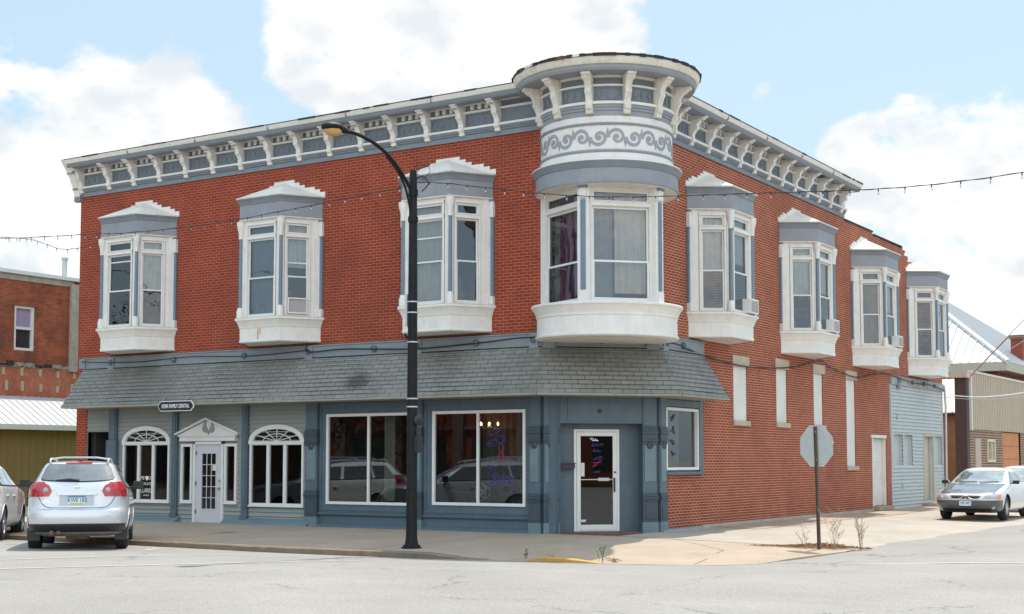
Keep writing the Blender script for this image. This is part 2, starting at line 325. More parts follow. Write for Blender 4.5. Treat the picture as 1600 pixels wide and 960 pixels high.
# wall frames: (u along wall, d outwards, z)
PA = lambda u, d, z: (u, -d, z)
PB = lambda u, d, z: (d, u, z)
SQ = math.sqrt(.5); CA = 1.8
PC = lambda s, d, z: (-CA/2+s*SQ+d*SQ, CA/2+s*SQ-d*SQ, z)      # chamfer: s from its centre, left negative

def wall_quads(mb, P, u0, u1, z0, z1, ops, rev=.12, mi=0, rmi=0, d=0.0):
    us = sorted({u0, u1}|{o[0] for o in ops}|{o[1] for o in ops}); zs = sorted({z0, z1}|{o[2] for o in ops}|{o[3] for o in ops})
    us = [u for u in us if u0 <= u <= u1]; zs = [z for z in zs if z0 <= z <= z1]
    for a, b in zip(us, us[1:]):
        for c, e in zip(zs, zs[1:]):
            if any(o[0] <= a and b <= o[1] and o[2] <= c and e <= o[3] for o in ops): continue
            mb.face([P(a,d,c), P(b,d,c), P(b,d,e), P(a,d,e)], mi)
    for o in ops:
        for q in ([(o[0],o[2]),(o[0],o[3])], [(o[0],o[3]),(o[1],o[3])], [(o[1],o[3]),(o[1],o[2])], [(o[1],o[2]),(o[0],o[2])]):
            (a, c), (b, e) = q; mb.face([P(a,d,c), P(b,d,e), P(b,d-rev,e), P(a,d-rev,c)], rmi)

def frame_rect(mb, P, u0, u1, z0, z1, w, d0, d1, mi=0, mull=(), rails=(), mw=None, open_in=False):
    """picture frame with mullions"""
    mw = mw or w
    mb.box(P, u0, u0+w, d0, d1, z0, z1, mi); mb.box(P, u1-w, u1, d0, d1, z0, z1, mi)
    mb.box(P, u0+w, u1-w, d0, d1, z0, z0+w, mi); mb.box(P, u0+w, u1-w, d0, d1, z1-w, z1, mi)
    for m in mull: mb.box(P, m-mw/2, m+mw/2, d0+.002, d1-.003, z0+w, z1-w, mi)
    for r in rails: mb.box(P, u0+w, u1-w, d0+.004, d1-.006, r-mw/2, r+mw/2, mi)

# ================================================================== GROUND
CURB = [(-70,-5.3),(-17,-5.3),(-12,-5.25),(-8.4,-5.22),(-6.6,-5.28),(-4.8,-5.36),(-3.3,-5.32),(-1.5,-5.2),(-.8,-5.12),(-.3,-5.05),(.3,-5.0),(.95,-4.86),(1.6,-4.78),(2.3,-4.66),(3.2,-4.4),(3.9,-4.02),(4.4,-3.5),(4.72,-2.6),(4.85,-1.6),(4.95,-.4),(5.0,1.2),(5.05,4),(5.3,10),(5.6,20),(6,60),(6,200)]
def dist_out(x, y):
    """distance outside the sidewalk edge (positive in the street)"""
    best = 1e9
    for (x0,y0),(x1,y1) in zip(CURB, CURB[1:]):
        dx, dy = x1-x0, y1-y0; t = max(0, min(1, ((x-x0)*dx+(y-y0)*dy)/(dx*dx+dy*dy))); px, py = x0+t*dx, y0+t*dy
        q = math.hypot(x-px, y-py)
        if q < best: best = q; sg = 1 if ((x-px)*dy-(y-py)*dx) > 0 else -1
    return best*sg
def smooth(t): t = max(0, min(1, t)); return t*t*(3-2*t)
def edge_z(x, y):
    """sidewalk-edge height and gutter height"""
    if y < -2.6 and x < -1.2: return .05, -.06
    if y < -3: t = smooth((x+1.2)/1.1); return .05*(1-t)-.035*t+0*t, -.06*(1-t)-.045*t
    return .02+.02*smooth((y+3)/4), -.02+.05*smooth((y+3)/4)
def street_z(x, y):
    d = dist_out(x, y); g = edge_z(x, y)[1]
    if d < -.7: return g-.25*min(1, (-d-.7)/.5)
    if d < 0: return g
    top = .1
    return g+(top-g)*(1-math.exp(-d/2.0))
def walk_z(x, y):
    d = -dist_out(x, y); e = edge_z(x, y)[0]
    wall = 0.14
    if x > -.2 and y > -.2: w = max(0, min(1, x/5)); return wall*(1-w)+e*w
    D = 5.2 if x < 0 else 4.2
    t = min(1, d/D); return e+(wall-e)*t

def road_mat():
    m = bpy.data.materials.new('worn_asphalt'); m.use_nodes = True; n = m.node_tree; b = n.nodes['Principled BSDF']; L = n.links.new
    b.inputs['Roughness'].default_value = .9; b.inputs['Specular IOR Level'].default_value = .2
    g = n.nodes.new('ShaderNodeNewGeometry')
    def noise(s, d=6, r=.6, sc=None):
        t = n.nodes.new('ShaderNodeTexNoise'); t.inputs['Scale'].default_value = s; t.inputs['Detail'].default_value = d; t.inputs['Roughness'].default_value = r
        if sc:
            q = n.nodes.new('ShaderNodeMapping'); q.inputs['Scale'].default_value = sc; L(g.outputs['Position'], q.inputs[0]); L(q.outputs[0], t.inputs['Vector'])
        else: L(g.outputs['Position'], t.inputs['Vector'])
        return t.outputs['Fac']
    def ramp(f, p0, c0, p1, c1):
        r = n.nodes.new('ShaderNodeValToRGB'); r.color_ramp.elements[0].position = p0; r.color_ramp.elements[1].position = p1; r.color_ramp.elements[0].color = c0+(1,); r.color_ramp.elements[1].color = c1+(1,); L(f, r.inputs[0]); return r.outputs[0]
    def mix(t, f, a, c):
        x = n.nodes.new('ShaderNodeMixRGB'); x.blend_type = t
        if isinstance(f, float): x.inputs[0].default_value = f
        else: L(f, x.inputs[0])
        for i, v in ((1, a), (2, c)):
            if isinstance(v, tuple): x.inputs[i].default_value = v+(1,)
            else: L(v, x.inputs[i])
        return x.outputs[0]
    base = ramp(noise(.35, 8), .3, (.268,.246,.22), .7, (.335,.31,.28))
    sp = ramp(noise(48, 4, .8), .3, (.52,.52,.52), .7, (1.42,1.42,1.42))
    c = mix('MULTIPLY', 1.0, base, sp)
    streak = ramp(noise(1.0, 5, .6, (.25, 2.2, 1)), .45, (0,0,0), .75, (.35,.35,.35))
    c = mix('MIX', streak, c, (.25,.24,.225))
    # cracks
    w = n.nodes.new('ShaderNodeTexVoronoi'); w.feature = 'DISTANCE_TO_EDGE'; w.inputs['Scale'].default_value = .24
    wv = n.nodes.new('ShaderNodeVectorMath'); wv.operation = 'MULTIPLY_ADD'
    nn = n.nodes.new('ShaderNodeTexNoise'); nn.inputs['Scale'].default_value = 1.1; nn.inputs['Detail'].default_value = 7; nn.inputs['Roughness'].default_value = .7; L(g.outputs['Position'], nn.inputs['Vector'])
    L(nn.outputs['Color'], wv.inputs[0]); wv.inputs[1].default_value = (1.5,1.5,0); L(g.outputs['Position'], wv.inputs[2]); L(wv.outputs[0], w.inputs['Vector'])
    ck = ramp(w.outputs['Distance'], .0012, (1,1,1), .0075, (0,0,0))
    ck2 = mix('MULTIPLY', 1.0, ck, ramp(noise(.5, 3), .45, (0,0,0), .55, (.8,.8,.8)))
    c = mix('MIX', ck2, c, (.1,.095,.09))
    L(c, b.inputs['Base Color'])
    bp = n.nodes.new('ShaderNodeBump'); bp.inputs['Strength'].default_value = .5; bp.inputs['Distance'].default_value = .006; L(noise(70, 3), bp.inputs['Height']); L(bp.outputs[0], b.inputs['Normal'])
    return m
ASPH = road_mat()
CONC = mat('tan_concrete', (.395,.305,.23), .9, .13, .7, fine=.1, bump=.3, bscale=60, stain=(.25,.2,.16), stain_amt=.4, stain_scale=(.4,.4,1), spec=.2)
CONCB = mat('sandy_side_paving', (.40,.35,.29), .95, .14, .6, fine=.2, bump=.4, bscale=60, stain=(.3,.27,.23), stain_amt=.4, stain_scale=(.3,.12,1), spec=.2)
GRASSM = mat('grass_ground', (.08,.13,.035), .95, .4, .5, fine=.3)
DIRT = mat('far_ground', (.22,.2,.15), .95, .3, .05, fine=.1)
PAINTL = mat('faded_line_paint', (.55,.53,.49), .85, .08, 3, fine=.15)

def grid_sheet(name, xs, ys, zf, m, keep=None, kind='structure', skip=None):
    mb = MB(); nx = len(xs); idx = {}
    for j, y in enumerate(ys):
        for i, x in enumerate(xs): idx[i, j] = len(mb.v); mb.v.append((x, y, zf(x, y)))
    for j in range(len(ys)-1):
        for i in range(nx-1):
            if keep and not keep((xs[i]+xs[i+1])/2, (ys[j]+ys[j+1])/2): continue
            mb.f.append((idx[i,j], idx[i+1,j], idx[i+1,j+1], idx[i,j+1])); mb.m.append(0)
    o = mb.build(name, m, smooth=True, recalc=False); o['kind'] = kind; return o
def frange(a, b, s):
    n = max(1, round((b-a)/s)); return [a+(b-a)*i/n for i in range(n+1)]
XS = [-1500,-600,-250,-120,-70]+frange(-60,-18,3)[:-1]+frange(-18,7,.5)[:-1]+frange(7,24,1)+[40,80,200,600,1500]
YS = [-1500,-600,-200,-80,-50]+frange(-40,-12,1.5)[:-1]+frange(-12,2,.5)[:-1]+frange(2,30,2)+[40,60,90,200,600,1500]
def road_z(x, y):
    if -70 <= x <= 30 and -50 <= y <= 90: return street_z(x, y)
    return .1 if (y < -5 or x > 6) else -.3
ro = grid_sheet('road', XS, YS, road_z, ASPH)
# beyond the block: open ground well below the pavements
mb = MB(); mb.face([(-1500,-45,.03),(1500,-45,.03),(1500,-1500,.03),(-1500,-1500,.03)]);
# sidewalk on the front and corner (concrete), side apron (sandy)
def curb_at_x(x):
    for (x0,y0),(x1,y1) in zip(CURB, CURB[1:]):
        if x0 <= x <= x1 and x1 > x0: return y0+(y1-y0)*(x-x0)/(x1-x0)
    return None
mb = MB(); rows = 14
xs = frange(-60,-17,4)[:-1]+frange(-17,4.94,.25)
cols = []
for x in xs:
    yc = curb_at_x(x); yi = .02 if x <= 1e-6 else .0
    cols.append([(x+.01, yc+(.04 if x < -.2 else -.03), edge_z(x, yc)[1]-.15)]+[(x, yc+(yi-yc)*(k/(rows-1)), walk_z(x, yc+(yi-yc)*(k/(rows-1)))) for k in range(rows)])
b0 = len(mb.v)
for c in cols: mb.v += c
for i in range(len(cols)-1):
    for k in range(rows):
        a = b0+i*(rows+1)+k; b = a+rows+1; mb.f.append((a, b, b+1, a+1)); mb.m.append(0)
sw = mb.build('sidewalk', CONC, smooth=True, recalc=False); sw['kind'] = 'structure'
# kerb face
mb = MB(); ring = []
for x, y in [(x, curb_at_x(x)) for x in frange(-60,-17,4)[:-1]+frange(-17,.1,.3)]:
    e, g = edge_z(x, y); ring.append((x, y, e, g))
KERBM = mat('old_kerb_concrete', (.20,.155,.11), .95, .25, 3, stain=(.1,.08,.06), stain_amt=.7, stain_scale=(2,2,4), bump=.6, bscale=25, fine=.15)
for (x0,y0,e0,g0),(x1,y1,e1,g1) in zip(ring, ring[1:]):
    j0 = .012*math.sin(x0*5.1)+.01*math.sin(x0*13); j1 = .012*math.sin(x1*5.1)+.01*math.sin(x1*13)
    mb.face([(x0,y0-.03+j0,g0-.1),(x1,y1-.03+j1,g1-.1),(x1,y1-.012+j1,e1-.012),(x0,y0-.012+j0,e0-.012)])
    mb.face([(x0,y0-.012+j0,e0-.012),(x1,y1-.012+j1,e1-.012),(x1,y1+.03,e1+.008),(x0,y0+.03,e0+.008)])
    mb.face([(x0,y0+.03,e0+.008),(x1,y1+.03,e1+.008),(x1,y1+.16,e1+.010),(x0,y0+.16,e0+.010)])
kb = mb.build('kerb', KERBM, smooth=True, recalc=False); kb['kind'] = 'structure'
# yellow painted kerb stub by the ramp
mb = MB(); yp = [(.85,-4.90),(1.2,-4.85),(1.6,-4.79),(1.95,-4.73),(2.2,-4.68)]; hh = [.02,.085,.075,.035,.005]
secs = []
for (x, y), h in zip(yp, hh): secs.append([(x+.02,y-.10,-.2),(x+.02,y-.09,-.035+h*.8),(x,y-.05,-.03+h),(x-.02,y+.05,-.03+h),(x-.03,y+.10,-.03+h*.7),(x-.03,y+.11,-.2)])
for a, b in zip(secs, secs[1:]):
    for i in range(5): mb.face([a[i], b[i], b[i+1], a[i+1]])
mb.face(secs[0]); mb.face(secs[-1][::-1])
yk = mb.build('kerb_yellow', YEL, smooth=True, recalc=False); yk['kind'] = 'structure'
# sandy apron along the side wall
mb = MB(); ys = frange(0, 30, .6)+[34,40,50,60,90]
def edge_x(y):
    for (x0,y0),(x1,y1) in zip(CURB, CURB[1:]):
        if y1 > y0 and y0 <= y <= y1 and x0 > 4: return x0+(x1-x0)*(y-y0)/(y1-y0)
    return 5
cols = []
for y in ys:
    xe = edge_x(y)+.12*math.sin(y*1.7)+.06*math.sin(y*4.3); cols.append([(xe*k/10, y, walk_z(xe*k/10, max(y, 0))+(.004 if k < 10 else -.02)) for k in range(11)])
for c in cols: mb.v += c
for i in range(len(cols)-1):
    for k in range(10):
        a = i*11+k; b = a+11; mb.f.append((a, a+1, b+1, b)); mb.m.append(0)
ap = mb.build('side_pavement', CONCB, smooth=True, recalc=False); ap['kind'] = 'structure'
# thin concrete path hugging the side wall
mb = MB()
for y0, y1 in zip(frange(4.5,24,1.5), frange(4.5,24,1.5)[1:]):
    mb.face([(0,y0,walk_z(0,y0)+.012),(1.25+.08*math.sin(y0),y0,walk_z(1.25,y0)+.012),(1.25+.08*math.sin(y1),y1,walk_z(1.25,y1)+.012),(0,y1,walk_z(0,y1)+.012)])
pt = mb.build('side_path', CONC, recalc=False); pt['kind'] = 'structure'
# parking lines and joints painted on the street
mb = MB()
def strip(mb, pts, w, dz=.006, zf=street_z):
    for (x0,y0),(x1,y1) in zip(pts, pts[1:]):
        L = math.hypot(x1-x0, y1-y0); n = max(1, int(L/.5)); nx, ny = -(y1-y0)/L*w/2, (x1-x0)/L*w/2
        for i in range(n):
            a, b = i/n, (i+1)/n; p = (x0+(x1-x0)*a, y0+(y1-y0)*a); q = (x0+(x1-x0)*b, y0+(y1-y0)*b)
            mb.face([(p[0]-nx,p[1]-ny,zf(p[0]-nx,p[1]-ny)+dz),(q[0]-nx,q[1]-ny,zf(q[0]-nx,q[1]-ny)+dz),(q[0]+nx,q[1]+ny,zf(q[0]+nx,q[1]+ny)+dz),(p[0]+nx,p[1]+ny,zf(p[0]+nx,p[1]+ny)+dz)])
strip(mb, [(-5.9,-11.6),(-4.75,-9.0),(-3.4,-6.95)], .085)
strip(mb, [(-4.6,-13.0),(-2.45,-9.8),(-.9,-7.25)], .085)
strip(mb, [(-6.45,-6.35),(-6.0,-7.1)], .09)
strip(mb, [(5.9,-3.5),(8.5,-2.55),(14,-.6)], .10, .006)
ln = mb.build('road_marking', PAINTL, recalc=False); ln['kind'] = 'structure'
mb = MB()
for pts in ([(-14,-5.1),(-14,0)],[(-8.4,-5.2),(-8.3,0)],[(1.2,0),(3.2,-2.0),(3.6,-4.1)],[(0.3,.03),(4.9,.1)],[(-2.6,-5.1),(-2.5,0)]):
    strip(mb, pts, .013, .005, walk_z)
jn = mb.build('sidewalk_joints', mat('joint_dirt', (.12,.095,.07), .95, .3, 6), recalc=False); jn['kind'] = 'structure'
# neighbouring lot grass and far ground
mb = MB(); mb.box(ID, -28, -16.9, 1.2, 40, -.2, .10); g = mb.build('grass_lot', GRASSM); g['kind'] = 'structure'
mb = MB(); mb.box(ID, -1500, 5.9, 62, 1500, -.3, .06); mb.box(ID, -1500, -70, -4, 61.9, -.3, .055); g = mb.build('ground', DIRT); g['kind'] = 'structure'

# ================================================================== MAIN BUILDING
BLD = tag(empty('brick_building', (0,0,.14)), 'two storey red brick corner building with white bay windows, corner turret and shingled awning', 'building')
BLD.location = (0,0,0)
ZB, ZT, XL, YE = .10, 8.74, -16.32, 24.3
BAY_A = [-13.88,-9.06,-4.24]; BAY_B = [4.59,10.21,15.87,21.42]
# upper brick walls (openings sit behind each bay)
mb = MB()
wall_quads(mb, PA, XL, -CA, 4.1, 9.62, [(c-.8,c+.8,4.75,7.5) for c in BAY_A], .3)
mb.face([PA(XL,0,4.1),PA(XL,-24,4.1),PA(XL,-24,9.3),PA(XL,0,9.62)])
mb.box(PA, XL, -15.93, -.3, 0, ZB-.1, 4.1)     # brick pier at the left end
mb.face([PA(XL-.001,0,ZB-.1),PA(XL-.001,-24.3,ZB-.1),PA(XL-.001,-24.3,4.1),PA(XL-.001,0,4.1)])
mb.build('front_wall', [BRICK_A], BLD, recalc=False)
mb = MB()
tops = [(CA,9.6),(14.09,9.6),(14.09,8.70),(16.72,8.70),(16.78,8.62),(19.75,8.58),(20.1,8.38),(20.4,8.22),(21.1,8.30),(22.2,8.17),(YE,8.05)]
WIN_B = [(5.92,6.74,2.63,3.96),(8.67,9.43,2.64,4.04),(11.40,12.13,2.64,4.06),(14.08,14.87,1.5,4.03)]
DOOR_B = (16.35,17.66,.28,2.35)
OPB = [(c-.8,c+.8,4.75,7.5) for c in BAY_B]
wall_quads(mb, PB, CA, YE, 4.1, 8.0, OPB, .3)
for (y0,z0),(y1,z1) in zip(tops, tops[1:]):
    if y1 > y0: mb.face([PB(y0,0,8.0),PB(y1,0,8.0),PB(y1,0,z1),PB(y0,0,z0)]); mb.face([PB(y0,-.3,8.0),PB(y1,-.3,8.0),PB(y1,-.3,z1),PB(y0,-.3,z0)])
    mb.face([PB(y0,0,z0),PB(y1,0,z1),PB(y1,-.3,z1),PB(y0,-.3,z0)])
wall_quads(mb, PB, 2.27, 4.02, ZB-.1, 1.38, [], .1)
wall_quads(mb, PB, 4.02, 18.18, ZB-.1, 4.1, WIN_B+[DOOR_B], .18)
wall_quads(mb, PB, 24.05, YE, ZB-.1, 4.1, [])
mb.face([PB(YE,0,ZB-.1),PB(YE,-16.3,ZB-.1),PB(YE,-16.3,8.0),PB(YE,0,8.05)])
# ragged courses on the stepped rear parapet
for i in range(34):
    y = 14.2+i*.29; z = [b[1] for b in tops if b[0] <= y][-1]
    if random.random() < .55: mb.box(PB, y, y+.21, -.28, -.02, z-.1, z+random.uniform(-.02,.05))
mb.build('side_wall', [BRICK_B], BLD, recalc=False)
mb = MB(); mb.box(PA, XL+.02, -.4, -24.2, -.3, 8.3, 8.4); mb.box(PA, XL, -CA+.5, -.28, -.02, 9.3, 9.6)
mb.sweep([(-CA+.0,.02),(-.02,CA)], [(0,4.1),(0,9.3),(-.3,9.3),(-.3,4.1)])
mb.build('roof', TAR, BLD)
# tar coping seen on the stepped parapet
mb = MB()
for (y0,z0),(y1,z1) in zip(tops[2:], tops[3:]):
    if y1 > y0+.2 and y1 < 20: mb.box(PB, y0, y1, -.33, .035, z0-.01, z0+.035)
mb.build('parapet_coping', TAR, BLD)

# ---- interior shells behind the glass
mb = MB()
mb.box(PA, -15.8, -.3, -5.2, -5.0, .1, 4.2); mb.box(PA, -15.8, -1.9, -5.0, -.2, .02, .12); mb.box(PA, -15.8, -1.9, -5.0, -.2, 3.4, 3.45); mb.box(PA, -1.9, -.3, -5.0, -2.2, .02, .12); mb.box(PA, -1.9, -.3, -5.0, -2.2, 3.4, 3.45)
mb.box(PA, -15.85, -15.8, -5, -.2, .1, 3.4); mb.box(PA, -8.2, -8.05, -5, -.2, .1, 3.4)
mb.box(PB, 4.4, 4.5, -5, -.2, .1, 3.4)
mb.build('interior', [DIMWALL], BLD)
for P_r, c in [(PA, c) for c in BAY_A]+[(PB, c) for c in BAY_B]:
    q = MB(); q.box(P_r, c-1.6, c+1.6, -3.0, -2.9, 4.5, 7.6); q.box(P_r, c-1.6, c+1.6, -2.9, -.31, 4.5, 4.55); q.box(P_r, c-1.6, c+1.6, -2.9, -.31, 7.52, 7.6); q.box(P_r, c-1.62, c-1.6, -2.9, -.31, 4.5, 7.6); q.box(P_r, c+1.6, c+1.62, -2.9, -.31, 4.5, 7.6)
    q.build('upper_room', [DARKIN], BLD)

# ---- main cornice
CORN = [(0,8.74),(.03,8.74),(.03,8.85),(.07,8.86),(.07,8.90),(.11,8.93),(.12,8.95)]
def cornice(P, u0, u1, brs, name, endcap=None):
    root = MB()
    def bar(d0, d1, z0, z1, mi): root.box(P, u0, u1, d0, d1, z0, z1, mi)
    # mats: 0 blue grey,1 white,2 panel blue,3 tar,4 dark soffit
    bar(-.05,.04,8.74,8.86,0); bar(-.05,.075,8.86,8.90,0); bar(-.05,.10,8.90,8.95,0); bar(-.05,.135,8.95,9.0,1)
    bar(-.05,.05,9.0,9.31,2); bar(-.05,.12,9.31,9.355,1); bar(-.05,.07,9.355,9.49,2); bar(-.05,.14,9.49,9.53,1)
    bar(-.05,.50,9.505,9.56,0)
    root.sweep([P(u0,0,0)[:2], P(u1,0,0)[:2]], [(.3,9.462),(.5,9.462),(.53,9.50),(.545,9.56),(.3,9.56)], mi=0, side=1 if P is PA else 1)
    root.sweep([P(u0,0,0)[:2], P(u1,0,0)[:2]], [(.3,9.56),(.56,9.56),(.575,9.58),(.60,9.63),(.61,9.665),(-.2,9.70),(-.2,9.56)], mi=1)
    root.sweep([P(u0,0,0)[:2], P(u1,0,0)[:2]], [(.57,9.664),(.625,9.664),(.625,9.68),(-.2,9.72),(-.2,9.70)], mi=3)
    u = u0
    while u < u1-.3:
        l = random.uniform(.12,.7)
        if random.random() < .4: root.box(P, u, u+l, .54+random.uniform(0,.03), .627+random.uniform(0,.006), 9.66-random.uniform(0,.012), 9.682+random.uniform(0,.008), 3)
        u += l
    # seams across the white crown
    for k in range(1, int((u1-u0)/2.4)): root.box(P, u0+k*2.4-.006, u0+k*2.4+.006, .5, .613, 9.555, 9.668, 0)
    for a, b in zip(brs, brs[1:]):
        # raised ornament frame in each panel and the dentils
        x0, x1 = a+.085, b-.085
        frame_rect(root, P, x0+.02, x1-.02, 9.03, 9.285, .02, .05, .066, 2)
        for q in range(4):
            cx = x0+.13+(x1-x0-.26)*q/3; root.box(P, cx-.055, cx+.055, .05, .062, 9.10, 9.21, 2); root.box(P, cx-.03, cx+.03, .062, .072, 9.125, 9.185, 2)
        nd = 3
        for q in range(nd):
            cx = x0+(x1-x0)*(q+1)/(nd+1); root.box(P, cx-.045, cx+.045, .07, .122, 9.375, 9.488, 1)
    c = root.build(name, [BLUEG, WHITE, BLUEP, TAR, BLUEL], BLD, bevel=.004)
    prof = [(0,8.83),(.11,8.83),(.12,8.84),(.12,8.90),(.165,8.92),(.17,8.98),(.15,9.02),(.155,9.08),(.20,9.15),(.26,9.20),(.27,9.235),(.25,9.26),(.27,9.31),(.33,9.37),(.40,9.40),(.42,9.43),(.47,9.44),(.48,9.50),(0,9.50)]
    first = None
    for u in brs:
        if first is None:
            b = MB(); w = .065
            b.extr([P(-w,d,z) for d,z in prof], [P(w,d,z) for d,z in prof])
            b.extr([P(-w-.015,d,z) for d,z in [(0,9.36),(.33,9.37),(.40,9.40),(.43,9.43),(.485,9.44),(.495,9.498),(0,9.498)]], [P(w+.015,d,z) for d,z in [(0,9.36),(.33,9.37),(.40,9.40),(.43,9.43),(.485,9.44),(.495,9.498),(0,9.498)]])
            first = b.build('cornice_bracket', [WHITE], c, bevel=.006); o = first
        else:
            o = first.copy(); COL.objects.link(o); o.parent = c
        o.location = P(u,0,0)
        o.location.z = random.uniform(-.004,.004); o.rotation_euler = (0, 0, random.uniform(-.02,.02))
    return c
brA = [-15.58+.965*k for k in range(14)]
ca = cornice(PA, -16.30, -CA-.0, [-16.2]+[-15.12+.943*k for k in range(14)], 'front_cornice')
cb_ = cornice(PB, CA+.2, 14.07, [2.55+.925*k for k in range(13)], 'side_cornice')
# the big end bracket at the left end
mb = MB(); pe = [(-.02,8.72),(.10,8.72),(.16,8.95),(.30,9.25),(.45,9.47),(.61,9.69),(-.02,9.69)]
mb.extr([PA(-16.46,d,z) for d,z in pe], [PA(-16.25,d,z) for d,z in pe], 1)
mb.box(PA, -16.47, -16.24, -.03, .11, 8.62, 8.80, 0)
for q, (za, zb_, da) in enumerate(((8.93,8.98,.22),(9.33,9.39,.42))): mb.box(PA, -16.47, -16.24, 0, da-.04, za, zb_, 0)
mb.build('end_bracket', [BLUEG, WHITE], ca, bevel=.006)
# hole torn in the side soffit
mb = MB(); mb.box(PB, 11.0, 11.45, .18, .42, 9.455, 9.50); mb.build('soffit_hole', [DARKIN], cb_)

# ---- bay windows
GAPM = mat('dirty_gap', (.16,.13,.11), .95, .4, 15)
RUSTS = mat('rust_stained_sill', (.62,.58,.52), .7, .1, 4, stain=(.28,.12,.05), stain_amt=.9, stain_scale=(5,5,2))
FW, WW, DD = .62, 1.15, .80
def curtain_mesh(mb, P, u0, u1, z0, z1, d, amp=.03, wl=.12, mi=0):
    n = max(4, int((u1-u0)/.02)); pr = None
    for i in range(n+1):
        u = u0+(u1-u0)*i/n; q = d+amp*math.sin(u*2*math.pi/wl+math.sin(u*7)*.8); c = (P(u,q,z0), P(u,q,z1))
        if pr: mb.face([pr[0], c[0], c[1], pr[1]], mi)
        pr = c
def bay(P, c, spec):
    """spec: list of 3 dicts (left side, front, right side) of what is behind the glass"""
    plan = [(c-WW,-.02),(c-WW,0),(c-FW,DD),(c+FW,DD),(c+WW,0),(c+WW,-.02)]
    xy = [P(u,d,0)[:2] for u, d in plan]
    sd = 1 if P is PA else 1
    if P is PA: pass
    def swp(mb, prof, mi=0, pl=None):
        mb.sweep(pl or xy, prof, mi=mi, side=1)
    root = MB(); corners = [Vector(P(u,d,0)) for u, d in plan[1:5]]
    body = root
    # floor and ceiling of the bay
    for z in (5.02, 7.39): body.face([Vector((q[0],q[1],z)) for q in [P(u,d,0) for u,d in [(c-WW,-.3),(c-WW,0),(c-FW,DD),(c+FW,DD),(c+WW,0),(c+WW,-.3)]]], 0)
    faces = []
    for k in range(3):
        a, b = corners[k], corners[k+1]; L = (b-a).length; e = (b-a)/L; n = Vector((e.y,-e.x,0))
        if n.dot(Vector(P(c,3,0))-Vector(P(c,0,0))) < 0: n = -n
        F = (lambda a, e, n: (lambda s, d, z: tuple(a+e*s+n*d+Vector((0,0,z)))))(a, e, n)
        faces.append((F, L))
    gaps = MB()
    for k, (F, L) in enumerate(faces):
        if k == 1: s0, s1 = .20, L-.20
        elif k == 0: s0, s1 = .30, L-.14
        else: s0, s1 = .14, L-.30
        ops = [(s0,s1,5.08,6.90),(s0,s1,6.98,7.22)]
        wall_quads(body, F, 0, L, 5.0, 7.40, ops, .06, 0, 0)
        # casing boards
        for (x0,x1) in ((s0-.05,s0-.004),(s1+.004,s1+.05)): body.box(F, x0, x1, .0, .018, 5.06, 7.28)
        for x_ in (s0-.058, s1+.052): gaps.box(F, x_, x_+.006, -.001, .004, 5.06, 7.28)
        gaps.box(F, s0-.05, s1+.05, .018, .022, 6.975, 6.98)
        body.box(F, s0-.05, s1+.05, .0, .03, 7.235, 7.285); body.box(F, s0-.05, s1+.05, .0, .028, 6.905, 6.975)
        wallboard = (.0,.16) if k == 0 else ((L-.16,L) if k == 2 else None)
        if wallboard: body.box(F, wallboard[0], wallboard[1], 0, .03, 5.02, 7.38)
    o = root.build('bay_window', [WHITE], BLD, recalc=False); gaps.build('casing_gap', [GAPM], o)
    for k, (F, L) in enumerate(faces):
        if k == 1: s0, s1 = .20, L-.20
        elif k == 0: s0, s1 = .30, L-.14
        else: s0, s1 = .14, L-.30
        sp = spec[k]; mz = sp.get('meet', 5.97)
        f = MB(); frame_rect(f, F, s0+.003, s1-.003, 6.983, 7.217, .035, -.055, -.012)
        frame_rect(f, F, s0+.003, s1-.003, 5.083, mz+.02, .035, -.045, -.012); frame_rect(f, F, s0+.003, s1-.003, mz-.016, 6.897, .035, -.075, -.047)
        if sp.get('rail'): f.box(F, s0+.03, s1-.03, -.07, -.05, sp['rail']-.015, sp['rail']+.015)
        f.build('sash', [VINYL], o)
        g = MB()
        g.face([F(s0+.03,-.05,7.0),F(s1-.03,-.05,7.0),F(s1-.03,-.05,7.2),F(s0+.03,-.05,7.2)])
        g.face([F(s0+.03,-.035,5.1),F(s1-.03,-.035,5.1),F(s1-.03,-.035,mz),F(s0+.03,-.035,mz)])
        g.face([F(s0+.03,-.065,mz),F(s1-.03,-.065,mz),F(s1-.03,-.065,6.88),F(s0+.03,-.065,6.88)])
        g.build('pane', [UGLASS], o, recalc=False)
        if sp.get('cur'):
            q = MB(); z0, z1 = sp.get('cz', (5.1,7.25)); a, b = sp.get('cs', (0,1)); w = s1-s0
            curtain_mesh(q, F, s0+.01+w*a, s0+w*b-.01, z0, z1, -.14, .018, .1); q.build('curtain', [sp['cur']], o, recalc=False)
    # frieze, crown, roof
    pl2 = [P(u,d,0)[:2] for u, d in [(c-WW,-.05),(c-WW,0),(c-FW,DD),(c+FW,DD),(c+WW,0),(c+WW,-.05)]]
    m2 = MB(); m2.sweep(pl2, [(-.05,7.38),(.045,7.38),(.05,7.40),(.05,7.735),(-.05,7.735)], side=SIDE(P)); m2.sweep(pl2, [(-.05,7.736),(.066,7.736),(.072,7.77),(.10,7.83),(.12,7.845),(.12,7.87),(-.05,7.87)], mi=1, side=SIDE(P))
    m2.build('frieze', [BLUEL, BLUEG], o)
    m2 = MB(); m2.sweep(pl2, [(-.05,7.345),(.035,7.345),(.065,7.36),(.065,7.382),(-.05,7.382)], side=SIDE(P)); m2.sweep(pl2, [(-.05,7.872),(.135,7.872),(.14,7.90),(-.05,7.915)], side=SIDE(P)); m2.build('moulding', [CREAM], o)
    m2 = MB(); hw, hf, hd = WW+.13, FW+.075, DD+.135
    ap = P(c,0,8.37); v = [P(c-hw,.0,7.895), P(c-hf,hd,7.895), P(c+hf,hd,7.895), P(c+hw,.0,7.895)]
